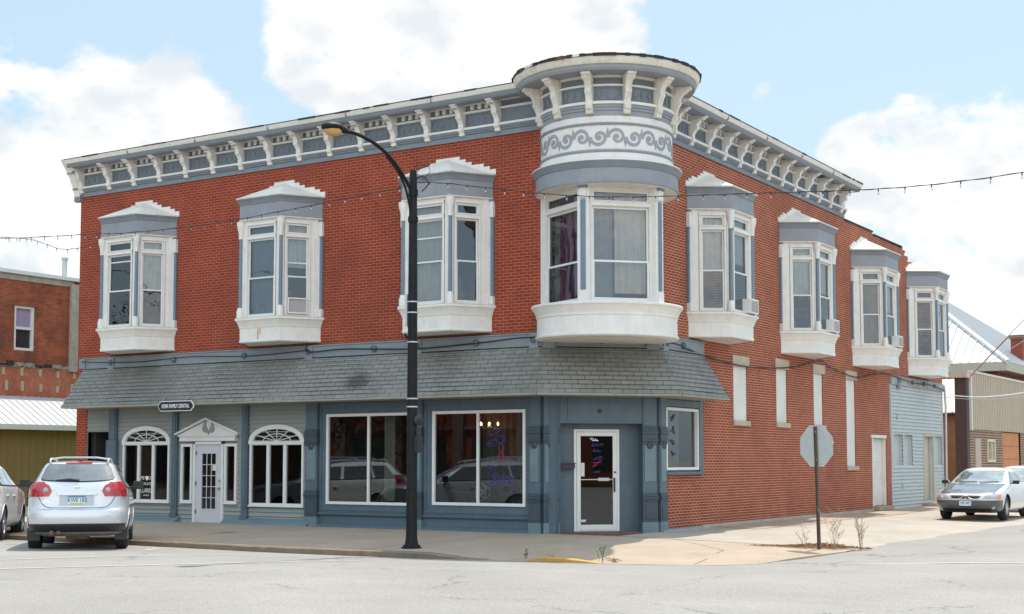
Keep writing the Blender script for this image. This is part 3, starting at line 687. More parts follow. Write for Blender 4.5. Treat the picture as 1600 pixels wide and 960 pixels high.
    for a, b in zip(v, v[1:]): m2.face([a, b, ap])
    # stepped flashing against the bricks
    N = 8
    for s in (-1, 1):
        for k in range(N):
            u0 = hw*(k/N); u1 = hw*((k+1)/N); zz = 8.37+.065-(8.37-7.93)*(k+.55)/N
            zz = round(zz/.0762)*.0762
            m2.box(P, c+s*u0 if s > 0 else c-u1, c+u1 if s > 0 else c-u0, .003, .02, 7.9, zz+.02)
    m2.build('roof', [ROOFW], o)
    # sill crown and box
    m2 = MB(); m2.sweep(pl2, [(-.05,4.44),(.0,4.44),(.03,4.46),(.035,4.49),(.02,4.51),(.02,4.78),(.035,4.80),(.045,4.84),(.07,4.90),(.10,4.955),(.105,4.965),(.13,4.97),(.13,5.02),(-.05,5.035)], side=SIDE(P), mi=0); m2.sweep(pl2, [(-.05,5.036),(.128,5.022),(.128,5.03),(-.05,5.06)], side=SIDE(P), mi=1)
    und = [P(c-WW,0,4.44),P(c-FW,DD,4.44),P(c+FW,DD,4.44),P(c+WW,0,4.44)]
    m2.face(und); m2.build('sill_box', [WHITE, RUSTS], o)
    # colonettes on the corners
    for q, (u, d) in enumerate([(c-FW,DD),(c+FW,DD),(c-WW,.05),(c+WW,.05)]):
        if q >= 2: continue
        ctr = Vector(P(u+(.012 if u > c else -.012), d+.015, 0))
        m2 = MB(); m2.lathe(ctr, (0,0,1), [(5.28,.0),(5.28,.045),(6.93,.04),(6.93,0)], 12, 0)
        for s0 in ((5.03,.075),(5.22,.075),(5.235,.062),(5.285,.058)): pass
        m2.lathe(ctr, (0,0,1), [(5.03,0),(5.03,.085),(5.2,.085),(5.235,.07),(5.285,.062),(5.285,0)], 12, 1)
        m2.lathe(ctr, (0,0,1), [(6.93,0),(6.93,.055),(7.0,.05),(7.1,.062),(7.2,.09),(7.26,.10),(7.34,.10),(7.34,0)], 12, 1)
        m2.build('colonette', [BLUEC, WHITE], o, smooth=True)
    # end consoles at the wall
    for s in (-1, 1):
        m2 = MB(); u = c+s*(WW+.055)
        m2.box(P, u-.05, u+.05, 0, .1, 5.03, 5.22, 0); m2.box(P, u-.035, u+.035, 0, .06, 5.22, 6.95, 1); m2.box(P, u-.05, u+.05, 0, .09, 6.95, 7.3, 0); m2.box(P, u-.06, u+.07 if s > 0 else u+.06, 0, .1, 7.3, 7.33, 1)
        m2.build('wall_pilaster', [WHITE, BLUEC], o, bevel=.008)
    return o
def SIDE(P): return 1 if P is PA else 1
D0 = {}
bay(PA, BAY_A[0], [dict(), dict(rail=6.72), dict(cur=CURT, cz=(6.0,7.25))])
bay(PA, BAY_A[1], [dict(), dict(cur=CURTB, cz=(5.1,7.25), cs=(0,1)), dict(cur=CURT, cz=(6.2,7.25), rail=6.3)])
bay(PA, BAY_A[2], [dict(), dict(cur=CURT, rail=6.5, cz=(5.1,7.25)), dict()])
bay(PB, BAY_B[0], [dict(cur=CURT, cz=(6.0,7.25)), dict(cur=CURT, cz=(6.2,7.25)), dict()])
bay(PB, BAY_B[1], [dict(cur=CURT, cz=(6.0,7.25)), dict(cur=CURT, cz=(6.1,7.25)), dict()])
bay(PB, BAY_B[2], [dict(cur=CURTG), dict(cur=CURT, cz=(6.1,7.25)), dict()])
bay(PB, BAY_B[3], [dict(), dict(cur=CURT, cz=(6.0,7.25)), dict()])

# ---- rust runs: below the middle front bay sill and down a turret bracket
q = MB(); RUN = mat('rust_run', (.50,.36,.22), .8, .35, 12)
for u, w, z0 in ((BAY_A[1]-.05,.03,4.52),(BAY_A[1]+.02,.018,4.62),(BAY_A[1]-.35,.014,4.82)):
    q.face([PA(u-w,DD+.0235,z0),PA(u+w*.6,DD+.0235,z0),PA(u+w,DD+.0235,4.775),PA(u-w*.7,DD+.0235,4.775)])
q.build('rust_run', [RUN], BLD, recalc=False)
# ---- corner turret
TX, TY = -.5, .5
def tang(az): return (TX+math.sin(az), TY-math.cos(az))     # az measured from -Y towards +X
def arc(r, a0, a1, n): return [(TX+r*math.sin(R(a0+(a1-a0)*i/n)), TY-r*math.cos(R(a0+(a1-a0)*i/n))) for i in range(n+1)]
A0, A1 = -78, 168
def ringsweep(mb, prof, mi=0, mis=None, a0=A0, a1=A1, n=84, sq=1.0):
    """prof (radius, z) closed"""
    k = len(prof); base = len(mb.v)
    for i in range(n+1):
        a = R(a0+(a1-a0)*i/n)
        for r, z in prof:
            vx, vy = r*math.sin(a), -r*math.cos(a); dn = (vx-vy)*SQ*(1-sq); mb.v.append((TX+vx-dn*SQ, TY+vy+dn*SQ, z))
    for i in range(n):
        for j in range(k):
            j2 = (j+1) % k; mb.f.append((base+i*k+j, base+i*k+j2, base+(i+1)*k+j2, base+(i+1)*k+j)); mb.m.append(mis[j] if mis else mi)
TUR = empty('turret'); TUR.parent = BLD
mb = MB()
def band(r, z0, z1, mi, ri=1.2): ringsweep(mb, [(ri,z0),(r,z0),(r,z1),(ri,z1)], mi)
ringsweep(mb, [(1.2,7.24),(1.46,7.24),(1.52,7.245),(1.53,7.27),(1.50,7.29),(1.50,7.56),(1.2,7.56)], 0)     # ring fascia
ringsweep(mb, [(1.2,7.561),(1.515,7.561),(1.53,7.60),(1.57,7.67),(1.575,7.69),(1.2,7.69)], 5)
band(1.585,7.691,7.712,1); ringsweep(mb, [(1.2,7.713),(1.56,7.713),(1.47,7.75),(1.42,7.80),(1.40,7.885),(1.2,7.885)], 1)
ringsweep(mb, [(1.2,7.886),(1.41,7.886),(1.425,7.91),(1.41,7.945),(1.2,7.945)], 0)
band(1.385,7.946,8.445,1); ringsweep(mb, [(1.2,8.446),(1.41,8.446),(1.425,8.47),(1.41,8.495),(1.2,8.495)], 0)
band(1.395,8.496,8.63,1); band(1.40,8.631,8.74,0); band(1.42,8.741,8.80,0); band(1.44,8.801,8.86,0); band(1.475,8.861,8.915,1)
band(1.40,8.916,9.225,2); band(1.455,9.226,9.265,1); band(1.41,9.266,9.40,2); band(1.47,9.401,9.445,1)
ringsweep(mb, [(1.2,9.446),(1.86,9.446),(1.89,9.49),(1.90,9.56),(1.2,9.56)], 0)
ringsweep(mb, [(1.2,9.561),(1.92,9.561),(1.935,9.58),(1.965,9.64),(1.98,9.70),(1.2,9.70)], 3)
ringsweep(mb, [(1.6,9.701),(2.0,9.701),(2.0,9.745),(1.6,9.76)], 4)
mb.face([(TX+1.95*math.sin(R(a)), TY-1.95*math.cos(R(a)), 9.735) for a in range(0,360,10)], 4)
rt_ = random.Random(4)
for k_ in range(46):
    a_ = A0+rt_.random()*(A1-A0); w_ = rt_.uniform(1.5,7); h_ = rt_.uniform(.004,.016); ringsweep(mb, [(1.93,9.70-h_),(1.995+rt_.uniform(0,.012),9.70-h_),(2.004+rt_.uniform(0,.014),9.748+rt_.uniform(0,.006)),(1.93,9.75)], rt_.choice((4,4,6)), a0=a_, a1=a_+w_, n=3)
# interrupted pale patches in the tar edge
for a in (-28, -24, 8, 9): ringsweep(mb, [(1.99,9.70),(2.006,9.70),(2.006,9.75),(1.99,9.75)], 1, a0=a, a1=a+4, n=3)
mb.build('turret_drum', [BLUEL, WHITE, BLUEP, CREAM, TAR, BLUEG, mat('rusty_roof_edge', (.16,.06,.035), .9, .5, 12)], TUR, smooth=True, recalc=False, sharp=14)
# raised panels
mb = MB(); az0 = [45+30*k for k in range(-4, 5)]
for a, b in zip(az0, az0[1:]):
    x0, x1 = a+4.6, b-4.6
    for (r0, r1, z0, z1, p, q) in ((1.40,1.412,8.95,8.965,x0,x1),(1.40,1.412,9.185,9.20,x0,x1),(1.40,1.412,8.965,9.185,x0,x0+.6),(1.40,1.412,8.965,9.185,x1-.6,x1)):
        ringsweep(mb, [(r0,z0),(r1,z0),(r1,z1),(r0,z1)], 0, a0=p, a1=q, n=4)
    for k in range(3):
        m_ = x0+(x1-x0)*(k+.5)/3
        for w, z0, z1 in ((1.8,9.05,9.10),(.9,9.0,9.15)): ringsweep(mb, [(1.40,z0),(1.414,z0),(1.414,z1),(1.40,z1)], 0, a0=m_-w, a1=m_+w, n=1)
mb.build('panel_ornament', [BLUEP], TUR)
SCRL = mat('scroll_grey_paint', (.30,.31,.335), .6, .08, 4)
# scroll ornament
mb = MB(); rS = 1.386
def onr(a, z, r=rS): return (TX+r*math.sin(R(a)), TY-r*math.cos(R(a)), z)
def ribbon(pts, w):
    """pts (az deg, z); ribbon of varying width w(t) on the drum"""
    L = []; n = len(pts); k = rS*math.pi/180
    for i, (a, z) in enumerate(pts):
        a0, z0 = pts[max(i-1,0)]; a1, z1 = pts[min(i+1,n-1)]; dx, dz = (a1-a0)*k, z1-z0; l = math.hypot(dx, dz) or 1; nx, nz = -dz/l, dx/l; ww = w(i/(n-1))/2
        L.append(((a+nx*ww/k, z+nz*ww), (a-nx*ww/k, z-nz*ww)))
    for (p, q), (p2, q2) in zip(L, L[1:]):
        o = [onr(*t, r=rS+.014) for t in (p, q, q2, p2)]; mb.face(o); i_ = [onr(*t, r=rS-.004) for t in (p, q, q2, p2)]
        mb.face([o[0], o[3], i_[3], i_[0]]); mb.face([o[1], o[2], i_[2], i_[1]])
pitch = 15.0; k = rS*math.pi/180
for j in range(-8, 9):
    ac = 45+pitch*(j+.5)*1.0; up = 1 if j % 2 else -1; zc = 8.195
    rad = .185; pts = []
    for i in range(40):
        t = i/39; th = math.pi*(1.0+2.75*t) ; rr = rad*(1-.86*t**.85)
        pts.append((ac+(-rr*math.cos(th)*-1)/k*-1 if False else ac+rr*math.cos(th)/k, zc+up*rr*math.sin(th)*-1))
    ribbon(pts, lambda t: .050*(1-.35*t)+.012)
    # swelling eye and leaf tips
    ribbon([(ac-1.6,zc),(ac,zc+.004),(ac+1.6,zc)], lambda t: .075*math.sin(math.pi*min(max(t,.08),.92)))
    # connecting stem to the next scroll
    ribbon([(ac-rad/k, zc),(ac-rad/k-.6, zc+up*.10),(ac-rad/k-.1, zc+up*.19)], lambda t: .075*(1-t)+.008)
    if False: ribbon([(ac+.2, zc-up*.175),(ac+1.3, zc-up*.20),(ac+1.9, zc-up*.225)], lambda t: .04*(1-t)+.006)
mb.build('scroll_ornament', [SCRL], TUR, recalc=False)
# brackets
prof = [(1.38,8.66),(1.49,8.66),(1.495,8.67),(1.495,8.74),(1.53,8.76),(1.54,8.83),(1.52,8.87),(1.52,8.93),(1.56,9.03),(1.60,9.09),(1.60,9.13),(1.585,9.16),(1.60,9.22),(1.66,9.30),(1.73,9.35),(1.75,9.38),(1.80,9.40),(1.81,9.446),(1.38,9.446)]
b = MB(); w = .07
b.extr([(-w,-r,z) for r,z in prof], [(w,-r,z) for r,z in prof]); pr2 = [(1.5,9.31),(1.68,9.31),(1.74,9.35),(1.765,9.38),(1.815,9.395),(1.825,9.444),(1.5,9.444)]
b.extr([(-w-.025,-r,z) for r,z in pr2], [(w+.025,-r,z) for r,z in pr2])
first = None
for a in [45+30*k for k in range(-4, 4)]+[45-30*-0] :
    pass
for a in [-75,-45,-15,15,45,75,105,135,160]:
    if first is None: first = o = b.build('turret_bracket', [CREAM], TUR, bevel=.006)
    else: o = first.copy(); COL.objects.link(o); o.parent = TUR
    o.location = (TX, TY, 0); o.rotation_euler = (0,0,R(a+.001))
# soffit and window zone
mb = MB(); ringsweep(mb, [(.9,7.236),(1.49,7.236),(1.49,7.243),(.9,7.243)], 0)
mb.build('turret_soffit', [CREAM], TUR)
# sill and box
mb = MB()
ringsweep(mb, [(1.0,4.17),(1.40,4.17),(1.46,4.18),(1.52,4.20),(1.525,4.235),(1.49,4.25),(1.485,4.60),(1.505,4.615),(1.505,4.66),(1.52,4.70),(1.55,4.76),(1.575,4.80),(1.575,4.815),(1.605,4.82),(1.61,4.86),(1.60,4.875),(1.0,4.885)], 0, sq=.86)
mb.face([(TX+1.3*math.sin(R(a))-.08, TY-1.3*math.cos(R(a))+.08, 4.165) for a in range(0,360,15)], 1)
mb.build('turret_sill_box', [WHITE, CREAM], TUR, smooth=True, recalc=False, sharp=14)
RW = 1.27
PZ = [(-68, 7.5), (7.5, 82.5), (82.5, 150)]
for wi, (a0, a1) in enumerate(PZ):
    p0 = Vector((TX+RW*math.sin(R(a0)), TY-RW*math.cos(R(a0)), 0)) if wi else Vector((-1.83,.0,0)); p1 = Vector((TX+RW*math.sin(R(a1)), TY-RW*math.cos(R(a1)), 0))
    L = (p1-p0).length; e = (p1-p0)/L; n = Vector((e.y,-e.x,0))
    F = (lambda a, e, n: (lambda s, d, z: tuple(a+e*s+n*d+Vector((0,0,z)))))(p0, e, n)
    s0, s1 = .17, L-.17
    if wi == 0: s0 = .24
    q = MB(); wall_quads(q, F, 0, L, 4.86, 7.25, [(s0,s1,4.93,6.84),(s0,s1,6.93,7.17)], .06)
    for (x0,x1) in ((s0-.05,s0-.004),(s1+.004,s1+.05)): q.box(F, x0, x1, 0, .02, 4.9, 7.2)
    q.box(F, s0-.05, s1+.05, 0, .03, 6.85, 6.92)
    q.build('turret_window', [WHITE], TUR, recalc=False)
    f = MB(); mz = 5.72
    frame_rect(f, F, s0+.003, s1-.003, 6.933, 7.167, .035, -.05, -.01); frame_rect(f, F, s0+.003, s1-.003, 4.933, mz+.02, .04, -.045, -.01); frame_rect(f, F, s0+.003, s1-.003, mz-.016, 6.837, .04, -.075, -.047)
    f.build('sash', [VINYL], TUR)
    g = MB()
    for z0, z1, d in ((6.95,7.15,-.04),(4.95,mz,-.035),(mz,6.82,-.06)): g.face([F(s0+.03,d,z0),F(s1-.03,d,z0),F(s1-.03,d,z1),F(s0+.03,d,z1)])
    g.build('pane', [UGLASS], TUR, recalc=False)
    q = MB()
    if wi == 0:
        curtain_mesh(q, F, s0+.02, s0+.32, 4.95, 7.15, -.22, .03, .13, 0); curtain_mesh(q, F, s0+.32, s1, 4.95, 7.15, -.16, .03, .13, 1)
        q.build('curtain', [CURTG, CURTP], TUR, recalc=False)
    elif wi == 1:
        curtain_mesh(q, F, s0+(s1-s0)*.42, s1-.03, 5.08, 7.1, -.16, .02, .15, 0); curtain_mesh(q, F, s0, s0+(s1-s0)*.42, 4.95, 7.15, -.3, .02, .2, 1)
        q.build('curtain', [CURT, CURTB], TUR, recalc=False)
for a in (7.5, 82.5):
    n = Vector((math.sin(R(a)), -math.cos(R(a)), 0)); t = Vector((math.cos(R(a)), math.sin(R(a)), 0)); c0 = Vector((TX,TY,0))
    F = lambda s, d, z: tuple(c0+t*s+n*d+Vector((0,0,z)))
    q = MB(); q.box(F, -.13, .13, 1.15, 1.335, 4.87, 7.24, 0); q.box(F, -.055, .055, 1.33, 1.36, 5.12, 6.95, 1); q.box(F, -.075, .075, 1.33, 1.385, 6.98, 7.2, 0); q.box(F, -.10, .10, 1.33, 1.40, 7.18, 7.235, 1)
    q.box(F, -.10, .10, 1.33, 1.37, 4.87, 5.08, 0)
    q.build('turret_pier', [WHITE, BLUEC], TUR, bevel=.008)
# core behind the turret windows
mb = MB(); mb.lathe((TX,TY,0), (0,0,1), [(4.2,1.15),(4.88,1.15)], 24, 0); mb.lathe((TX,TY,0), (0,0,1), [(7.24,1.3),(9.6,1.3)], 24, 0); mb.box(ID, -1.9,-1.3,.35,.4,4.8,7.3); mb.build('turret_core', [DARKIN], TUR)

# ---- storefront beam
BM = [(-.05,4.08),(.10,4.08),(.12,4.09),(.12,4.11),(.10,4.12),(.10,4.34),(.125,4.35),(.125,4.375),(-.05,4.385)]
plan = [(XL+.3,0),(-CA,0),(0,CA),(0,4.05)]
mb = MB(); mb.sweep(plan, BM, side=1); 
m_b = MB(); m_b.sweep([(0,18.15),(0,24.1)], [(-.05,4.07),(.09,4.07),(.09,4.33),(.115,4.35),(-.05,4.365)], side=1)
bmo = mb.build('storefront_beam', [mat('beam_blue_grey_paint', (.215,.25,.27), .55, .12, 2.5, stain=(.3,.28,.25), stain_amt=.45)], BLD)
m_b.build('rear_beam', [mat('peeling_beam_paint', (.34,.35,.35), .8, .3, 4, stain=(.15,.12,.1), stain_amt=.8)], BLD)
for P_b, u, w_, z_ in [(PA,u,.11,3.86 if u > -16 else 4.1) for u in (-16.0,-14.9,-8.15,-4.98,-1.93)]+[(PC,-1.15,.14,3.86),(PC,1.15,.14,3.86),(PB,2.02,.125,3.86),(PB,18.85,.10,3.95)]:
    q = MB(); q.box(P_b, u-w_, u+w_, .1 if u < 10 else .09, .135, z_, 4.36); q.build('beam_bracket_block', [MATS['beam_blue_grey_paint']], bmo, bevel=.005)
def rosette(P, u, z):
    q = MB(); c = Vector(P(u,.14,z)); n = Vector(P(u,1.14,z))-c
    q.lathe(c, n, [(-.04,.075),(.012,.075),(.02,.06),(.01,.05),(.02,.035),(.035,0)], 14); return q
for P, us in ((PA, (-14.9,-12.6,-10.2,-8.15,-6.2,-4.98,-3.4,-1.93)), (PC, (-1.0,0,1.0)), (PB, (2.05,2.9,18.85,20.3,21.6,22.9))):
    for u in us: rosette(P, u, 4.22).build('rosette', [STORE], bmo, smooth=True)

# ---- shingled awning
AW_TOP, AW_BOT, AE = 4.06, 3.07, .74
plan = [(-15.95,0),(-CA,0),(0,CA),(0,3.95)]
def off_plan(o):
    P = [Vector(p) for p in plan]; out = []
    for i in range(4):
        d0 = (P[i]-P[i-1]).normalized() if i else (P[1]-P[0]).normalized(); d1 = (P[i+1]-P[i]).normalized() if i < 3 else d0
        n0 = Vector((d0.y,-d0.x)); n1 = Vector((d1.y,-d1.x)); m = (n0+n1).normalized(); m /= m.dot(n0); out.append(P[i]+m*o)
    return out
mb = MB(); t, bt = off_plan(.13), off_plan(AE)
bt[0] = Vector((-16.05,-AE)); bt[3] = Vector((AE,3.97))
NR = 10; slope = math.hypot(AE-.13, AW_TOP-AW_BOT)
for i in range(3):
    e = (t[i+1]-t[i]).normalized(); ref = Vector((0,0))
    for k in range(NR):
        f0, f1 = k/NR, (k+1)/NR
        a0 = t[i].lerp(bt[i], f0); b0_ = t[i+1].lerp(bt[i+1], f0); a1 = t[i].lerp(bt[i], f1); b1_ = t[i+1].lerp(bt[i+1], f1)
        z0, z1 = AW_TOP+(AW_BOT-AW_TOP)*f0, AW_TOP+(AW_BOT-AW_TOP)*f1
        seg = max(1, int((b0_-a0).length/1.2)); n = Vector((e.y,-e.x))
        th = .010    # each course laps the next
        for s in range(seg):
            p, q = s/seg, (s+1)/seg
            A_, B_ = a0.lerp(b0_, p), a0.lerp(b0_, q); C_, D_ = a1.lerp(b1_, q), a1.lerp(b1_, p)
            wob = lambda v_, zz: .006*math.sin(v_.x*1.9+v_.y*1.3+zz*3)
            U = lambda v_, f: (v_.dot(e)+100, 50-slope*f)
            mb.face([(A_.x,A_.y,z0+wob(A_,0)),(B_.x,B_.y,z0+wob(B_,0)),(C_.x+n.x*th,C_.y+n.y*th,z1+.0+wob(C_,1)),(D_.x+n.x*th,D_.y+n.y*th,z1+wob(D_,1))], 0, [U(A_,f0),U(B_,f0),U(C_,f1),U(D_,f1)])
            mb.face([(D_.x+n.x*th,D_.y+n.y*th,z1+wob(D_,1)),(C_.x+n.x*th,C_.y+n.y*th,z1+wob(C_,1)),(C_.x,C_.y,z1-.004+wob(C_,0)),(D_.x,D_.y,z1-.004+wob(D_,0))], 1, [(0,0)]*4)
for i in range(3):   # soffit and drip edge
    A_, B_ = bt[i], bt[i+1]; e = (B_-A_).normalized(); n = Vector((e.y,-e.x)); o = n*.02
    mb.face([(A_.x+o.x,A_.y+o.y,AW_BOT-.004),(B_.x+o.x,B_.y+o.y,AW_BOT-.004),(B_.x+o.x,B_.y+o.y,AW_BOT-.045),(A_.x+o.x,A_.y+o.y,AW_BOT-.045)], 2, [(0,0)]*4)
    I0, I1 = plan[i], plan[i+1]
    mb.face([(A_.x+o.x,A_.y+o.y,AW_BOT-.045),(B_.x+o.x,B_.y+o.y,AW_BOT-.045),(I1[0],I1[1],AW_BOT-.045),(I0[0],I0[1],AW_BOT-.045)], 2, [(0,0)]*4)
for i in (0, 3): mb.face([(t[i].x,t[i].y,AW_TOP),(bt[i].x,bt[i].y,AW_BOT-.045),(plan[i][0],plan[i][1],AW_BOT-.045),(plan[i][0],plan[i][1],AW_TOP)], 3, [(0,0)]*4)
aw = mb.build('awning', [SHINGLE, TAR, mat('awning_soffit_paint', (.30,.28,.235), .8, .1, 3), mat('awning_end_paint', (.12,.14,.14), .8, .1, 3)], BLD, recalc=False)

# ---- storefront, dental side
SP = .04   # siding plane inset
OPS = [(-15.9,-15.02,.1,2.42),(-14.50,-12.80,.62,2.12),(-12.40,-12.0,.62,2.08),(-11.92,-10.99,.1,2.10),(-10.91,-10.50,.62,2.08),(-10.07,-8.36,.59,2.10)]
def siding(P, u0, u1, z0, z1, ops, d, rh, m, parent, name='siding', lap=.014):
    mb = MB(); n = int(round((z1-z0)/rh))
    for k in range(n):
        A_, B_ = z0+(z1-z0)*k/n, z0+(z1-z0)*(k+1)/n
        zz = sorted({A_, B_}|{o[i_] for o in ops for i_ in (2, 3) if A_ < o[i_] < B_}); j = random.uniform(-.001,.001)
        for a, b in zip(zz, zz[1:]):
            segs = [(u0, u1)]
            for c0, c1 in [(o[0], o[1]) for o in ops if o[2] <= a+1e-6 and o[3] >= b-1e-6]:
                ns = []
                for s, t_ in segs:
                    if c1 <= s or c0 >= t_: ns.append((s, t_)); continue
                    if c0 > s: ns.append((s, c0))
                    if c1 < t_: ns.append((c1, t_))
                segs = ns
            da = d+(lap+j)*(B_-a)/(B_-A_); db = d+(lap+j)*(B_-b)/(B_-A_)
            for s, t_ in segs:
                mb.face([P(s,da,a),P(t_,da,a),P(t_,db,b),P(s,db,b)])
                if b == B_ and b-a > .02: mb.face([P(s,db+.0012,b-.011),P(t_,db+.0012,b-.011),P(t_,db+.0012,b-.001),P(s,db+.0012,b-.001)], 1)  # thin dark strip at each lap: the lap's shadow line painted on
                if a == A_: mb.face([P(s,da,a),P(t_,da,a),P(t_,d-.004,a),P(s,d-.004,a)])
    for o in ops: 
        for q in ([(o[0],o[2]),(o[0],o[3])], [(o[0],o[3]),(o[1],o[3])], [(o[1],o[3]),(o[1],o[2])], [(o[1],o[2]),(o[0],o[2])]):
            (a, c), (b, e) = q; mb.face([P(a,d,c), P(b,d,e), P(b,d-.11,e), P(a,d-.11,c)], 0)
    return mb.build(name, [m, mat('siding_lap_shadow', (.10,.115,.115), .95, .3, 6)], parent, recalc=False)
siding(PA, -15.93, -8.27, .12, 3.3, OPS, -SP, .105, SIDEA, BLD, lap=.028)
# recess at far left
mb = MB(); mb.box(PA, -15.92, -15.02, -.9, -.85, .1, 2.45); mb.box(PA, -15.94, -15.90, -.9, -.05, .1, 2.45); mb.box(PA, -15.02, -14.98, -.9, -.06, .1, 2.45)
mb.box(PA, -15.75, -15.2, -.85, -.82, .2, 2.2); mb.build('recessed_door', [STORED], BLD)
# slender columns
for x0, x1, hd in ((-15.02,-14.74,1),(-12.71,-12.52,0),(-10.32,-10.13,0)):
    q = MB(); q.box(PA, x0, x1, -.06, .05, .12, 3.3); q.box(PA, x0+.04, x1-.04, .05, .07, .5, 3.2)
    q.box(PA, x0-.02, x1+.02, -.06, .08, .12, .32); q.box(PA, x0-.01, x1+.01, -.06, .075, .32, .36)
    if hd: q.box(PA, x0-.04, x1+.04, -.05, .10, 1.55, 2.2)
    q.build('storefront_column', [STORE], BLD, bevel=.01)
# base skirts
SK = [(-.06,.05),(.22,.05),(.17,.16),(.03,.27),(-.06,.29)]
for u0, u1 in ((-14.9,-12.55),(-10.75,-8.27)):
    mb = MB(); mb.extr([PA(u0-.12,d,z) for d,z in SK], [PA(u1+.12,d,z) for d,z in SK]); mb.build('base_skirt', [STOREL], BLD)
# arched windows
def arched(u0, u1, z0, z1, zt, lbl=None):
    w = MB(); frame_rect(w, PA, u0, u1, z0, z1+.02, .06, -.06, .03, 0, mull=(u0+(u1-u0)*.345, u0+(u1-u0)*.655), mw=.09)
    w.box(PA, u0-.03, u1+.03, -.05, .045, z1-.02, z1+.05); w.box(PA, u0-.02, u1+.02, -.05, .05, z0-.03, z0+.01)
    # arch
    cx = (u0+u1)/2; a = (u1-u0)/2; hb = zt-(z1+.05); N = 28
    zc = z1+.05
    for k in range(N):
        t0, t1 = math.pi*k/N, math.pi*(k+1)/N
        def e(t, s): return (cx-(a*s[0])*math.cos(t), zc+(hb*s[1])*math.sin(t))
        o = (1.03, 1.03); i_ = ((a-.11)/a, (hb-.10)/hb)
        pts = [e(t0,o), e(t1,o), e(t1,i_), e(t0,i_)]
        w.extr([PA(p[0],-.03,p[1]) for p in pts], [PA(p[0],.04,p[1]) for p in pts])
    ob = w.build('arched_window', [VINYL], BLD, bevel=.004)
    # fanlight muntins
    f = MB(); ai, hi = a-.11, hb-.10
    for t in (30, 60, 90, 120, 150):
        p = (cx-ai*math.cos(R(t)), zc+hi*math.sin(R(t))); f.tube([PA(cx,.006,zc), PA(p[0],.006,p[1])], .011, 6)
    f.tube([PA(cx-ai*.58*math.cos(R(t)),.006,zc+hi*.62*math.sin(R(t))) for t in range(0,181,9)], .011, 6)
    f.build('fanlight_muntin', [VINYL], ob)
    g = MB(); fan = [PA(cx-ai*1.02*math.cos(R(t)),-.018,zc+hi*1.02*math.sin(R(t))) for t in range(0,181,6)]
    g.face(fan); g.build('fanlight_backing', [mat('black_fanlight', (.012,.014,.016), .08, 0, 5)], ob, recalc=False)
    g = MB(); g.face([PA(u0+.05,-.02,z0+.05),PA(u1-.05,-.02,z0+.05),PA(u1-.05,-.02,z1),PA(u0+.05,-.02,z1)]); g.build('pane', [DGLASS], ob, recalc=False)
    return ob
w1 = arched(-14.50,-12.80,.62,2.10,2.54)
w2 = arched(-10.07,-8.36,.59,2.08,2.52)
uA, vA = (1,0,0), (0,0,1)
for s, z, sz in (('WE  OUR',1.22,.14),('DEDICATED',1.07,.105),('CLARKE',.90,.17),('EMPLOYEES',.78,.05)):
    text('window_lettering', s, PA(-13.65,-.012,z), uA, vA, sz, INKW, w1, .001, sx=.8 if s != 'CLARKE' else .72)
q = MB(); hp = [(0,-.07),(.06,0),(.06,.035),(.03,.055),(0,.03),(-.03,.055),(-.06,.035),(-.06,0)]
q.extr([PA(-13.63+x,-.012,1.22+z) for x,z in hp], [PA(-13.63+x,-.010,1.22+z) for x,z in hp]); q.build('window_heart', [INKW], w1)
# dental door with side lights and pediment
dr = MB(); dr.box(PA, -11.97, -11.90, -.08, .03, .10, 2.14); dr.box(PA, -11.01, -10.94, -.08, .03, .10, 2.14); dr.box(PA, -11.97, -10.94, -.08, .03, 2.07, 2.14)
DRr = dr.build('dental_door', [VINYL], BLD, bevel=.004)
q = MB(); ws = (-11.69, -11.22)
wall_quads(q, PA, -11.90, -11.01, .14, 2.07, [(ws[0],ws[1],.48,1.84)], .03, 0, 0, -.02)
frame_rect(q, PA, ws[0]-.03, ws[1]+.03, .45, 1.87, .03, -.025, -.008)
for k in (1, 2): x = ws[0]+(ws[1]-ws[0])*k/3; q.box(PA, x-.008, x+.008, -.03, -.012, .48, 1.84)
for k in range(1, 5): z = .48+1.36*k/5; q.box(PA, ws[0], ws[1], -.03, -.013, z-.008, z+.008)
leaf = q.build('door_leaf', [mat('white_door_paint', (.56,.57,.6), .4, .05, 4)], DRr, recalc=False); leaf = DRr
g = MB(); g.face([PA(ws[0],-.035,.48),PA(ws[1],-.035,.48),PA(ws[1],-.035,1.84),PA(ws[0],-.035,1.84)]); g.build('pane', [DGLASS], leaf, recalc=False)
q = MB(); q.lathe(PA(-11.09,-.02,.98), (0,-1,0), [(0,.035),(.01,.035),(.012,.012),(.04,.012),(.045,.03),(.07,.03),(.075,0)], 12); q.lathe(PA(-11.09,-.02,1.17), (0,-1,0), [(0,.035),(.018,.035),(.02,0)], 12); q.build('door_knob', [GOLD], leaf, smooth=True)
q = MB(); q.box(PA, -11.35, -11.23, -.033, -.03, 1.42, 1.58); q.build('paper_notice', [mat('paper', (.7,.7,.66), .8, 0, 5)], leaf)
for z in (.4,1.1,1.85):
    q = MB(); q.box(PA, -11.905, -11.885, -.02, .0, z-.05, z+.05); q.build('hinge', [PLAST], DRr)
for u0, u1 in ((-12.40,-12.0),(-10.91,-10.50)):
    q = MB(); frame_rect(q, PA, u0, u1, .62, 2.08, .065, -.06, .03); q.box(PA, u0-.015, u1+.015, 0, .04, .60, .63); so_ = q.build('side_light', [VINYL], DRr, bevel=.004)
    g = MB(); g.face([PA(u0+.06,-.02,.68),PA(u1-.06,-.02,.68),PA(u1-.06,-.02,2.02),PA(u0+.06,-.02,2.02)]); g.build('side_light_pane', [DGLASS], DRr, recalc=False)
q = MB(); q.box(PA, -12.42, -10.53, -.05, .06, 2.15, 2.27); q.box(PA, -12.47, -10.48, -.05, .09, 2.27, 2.30)
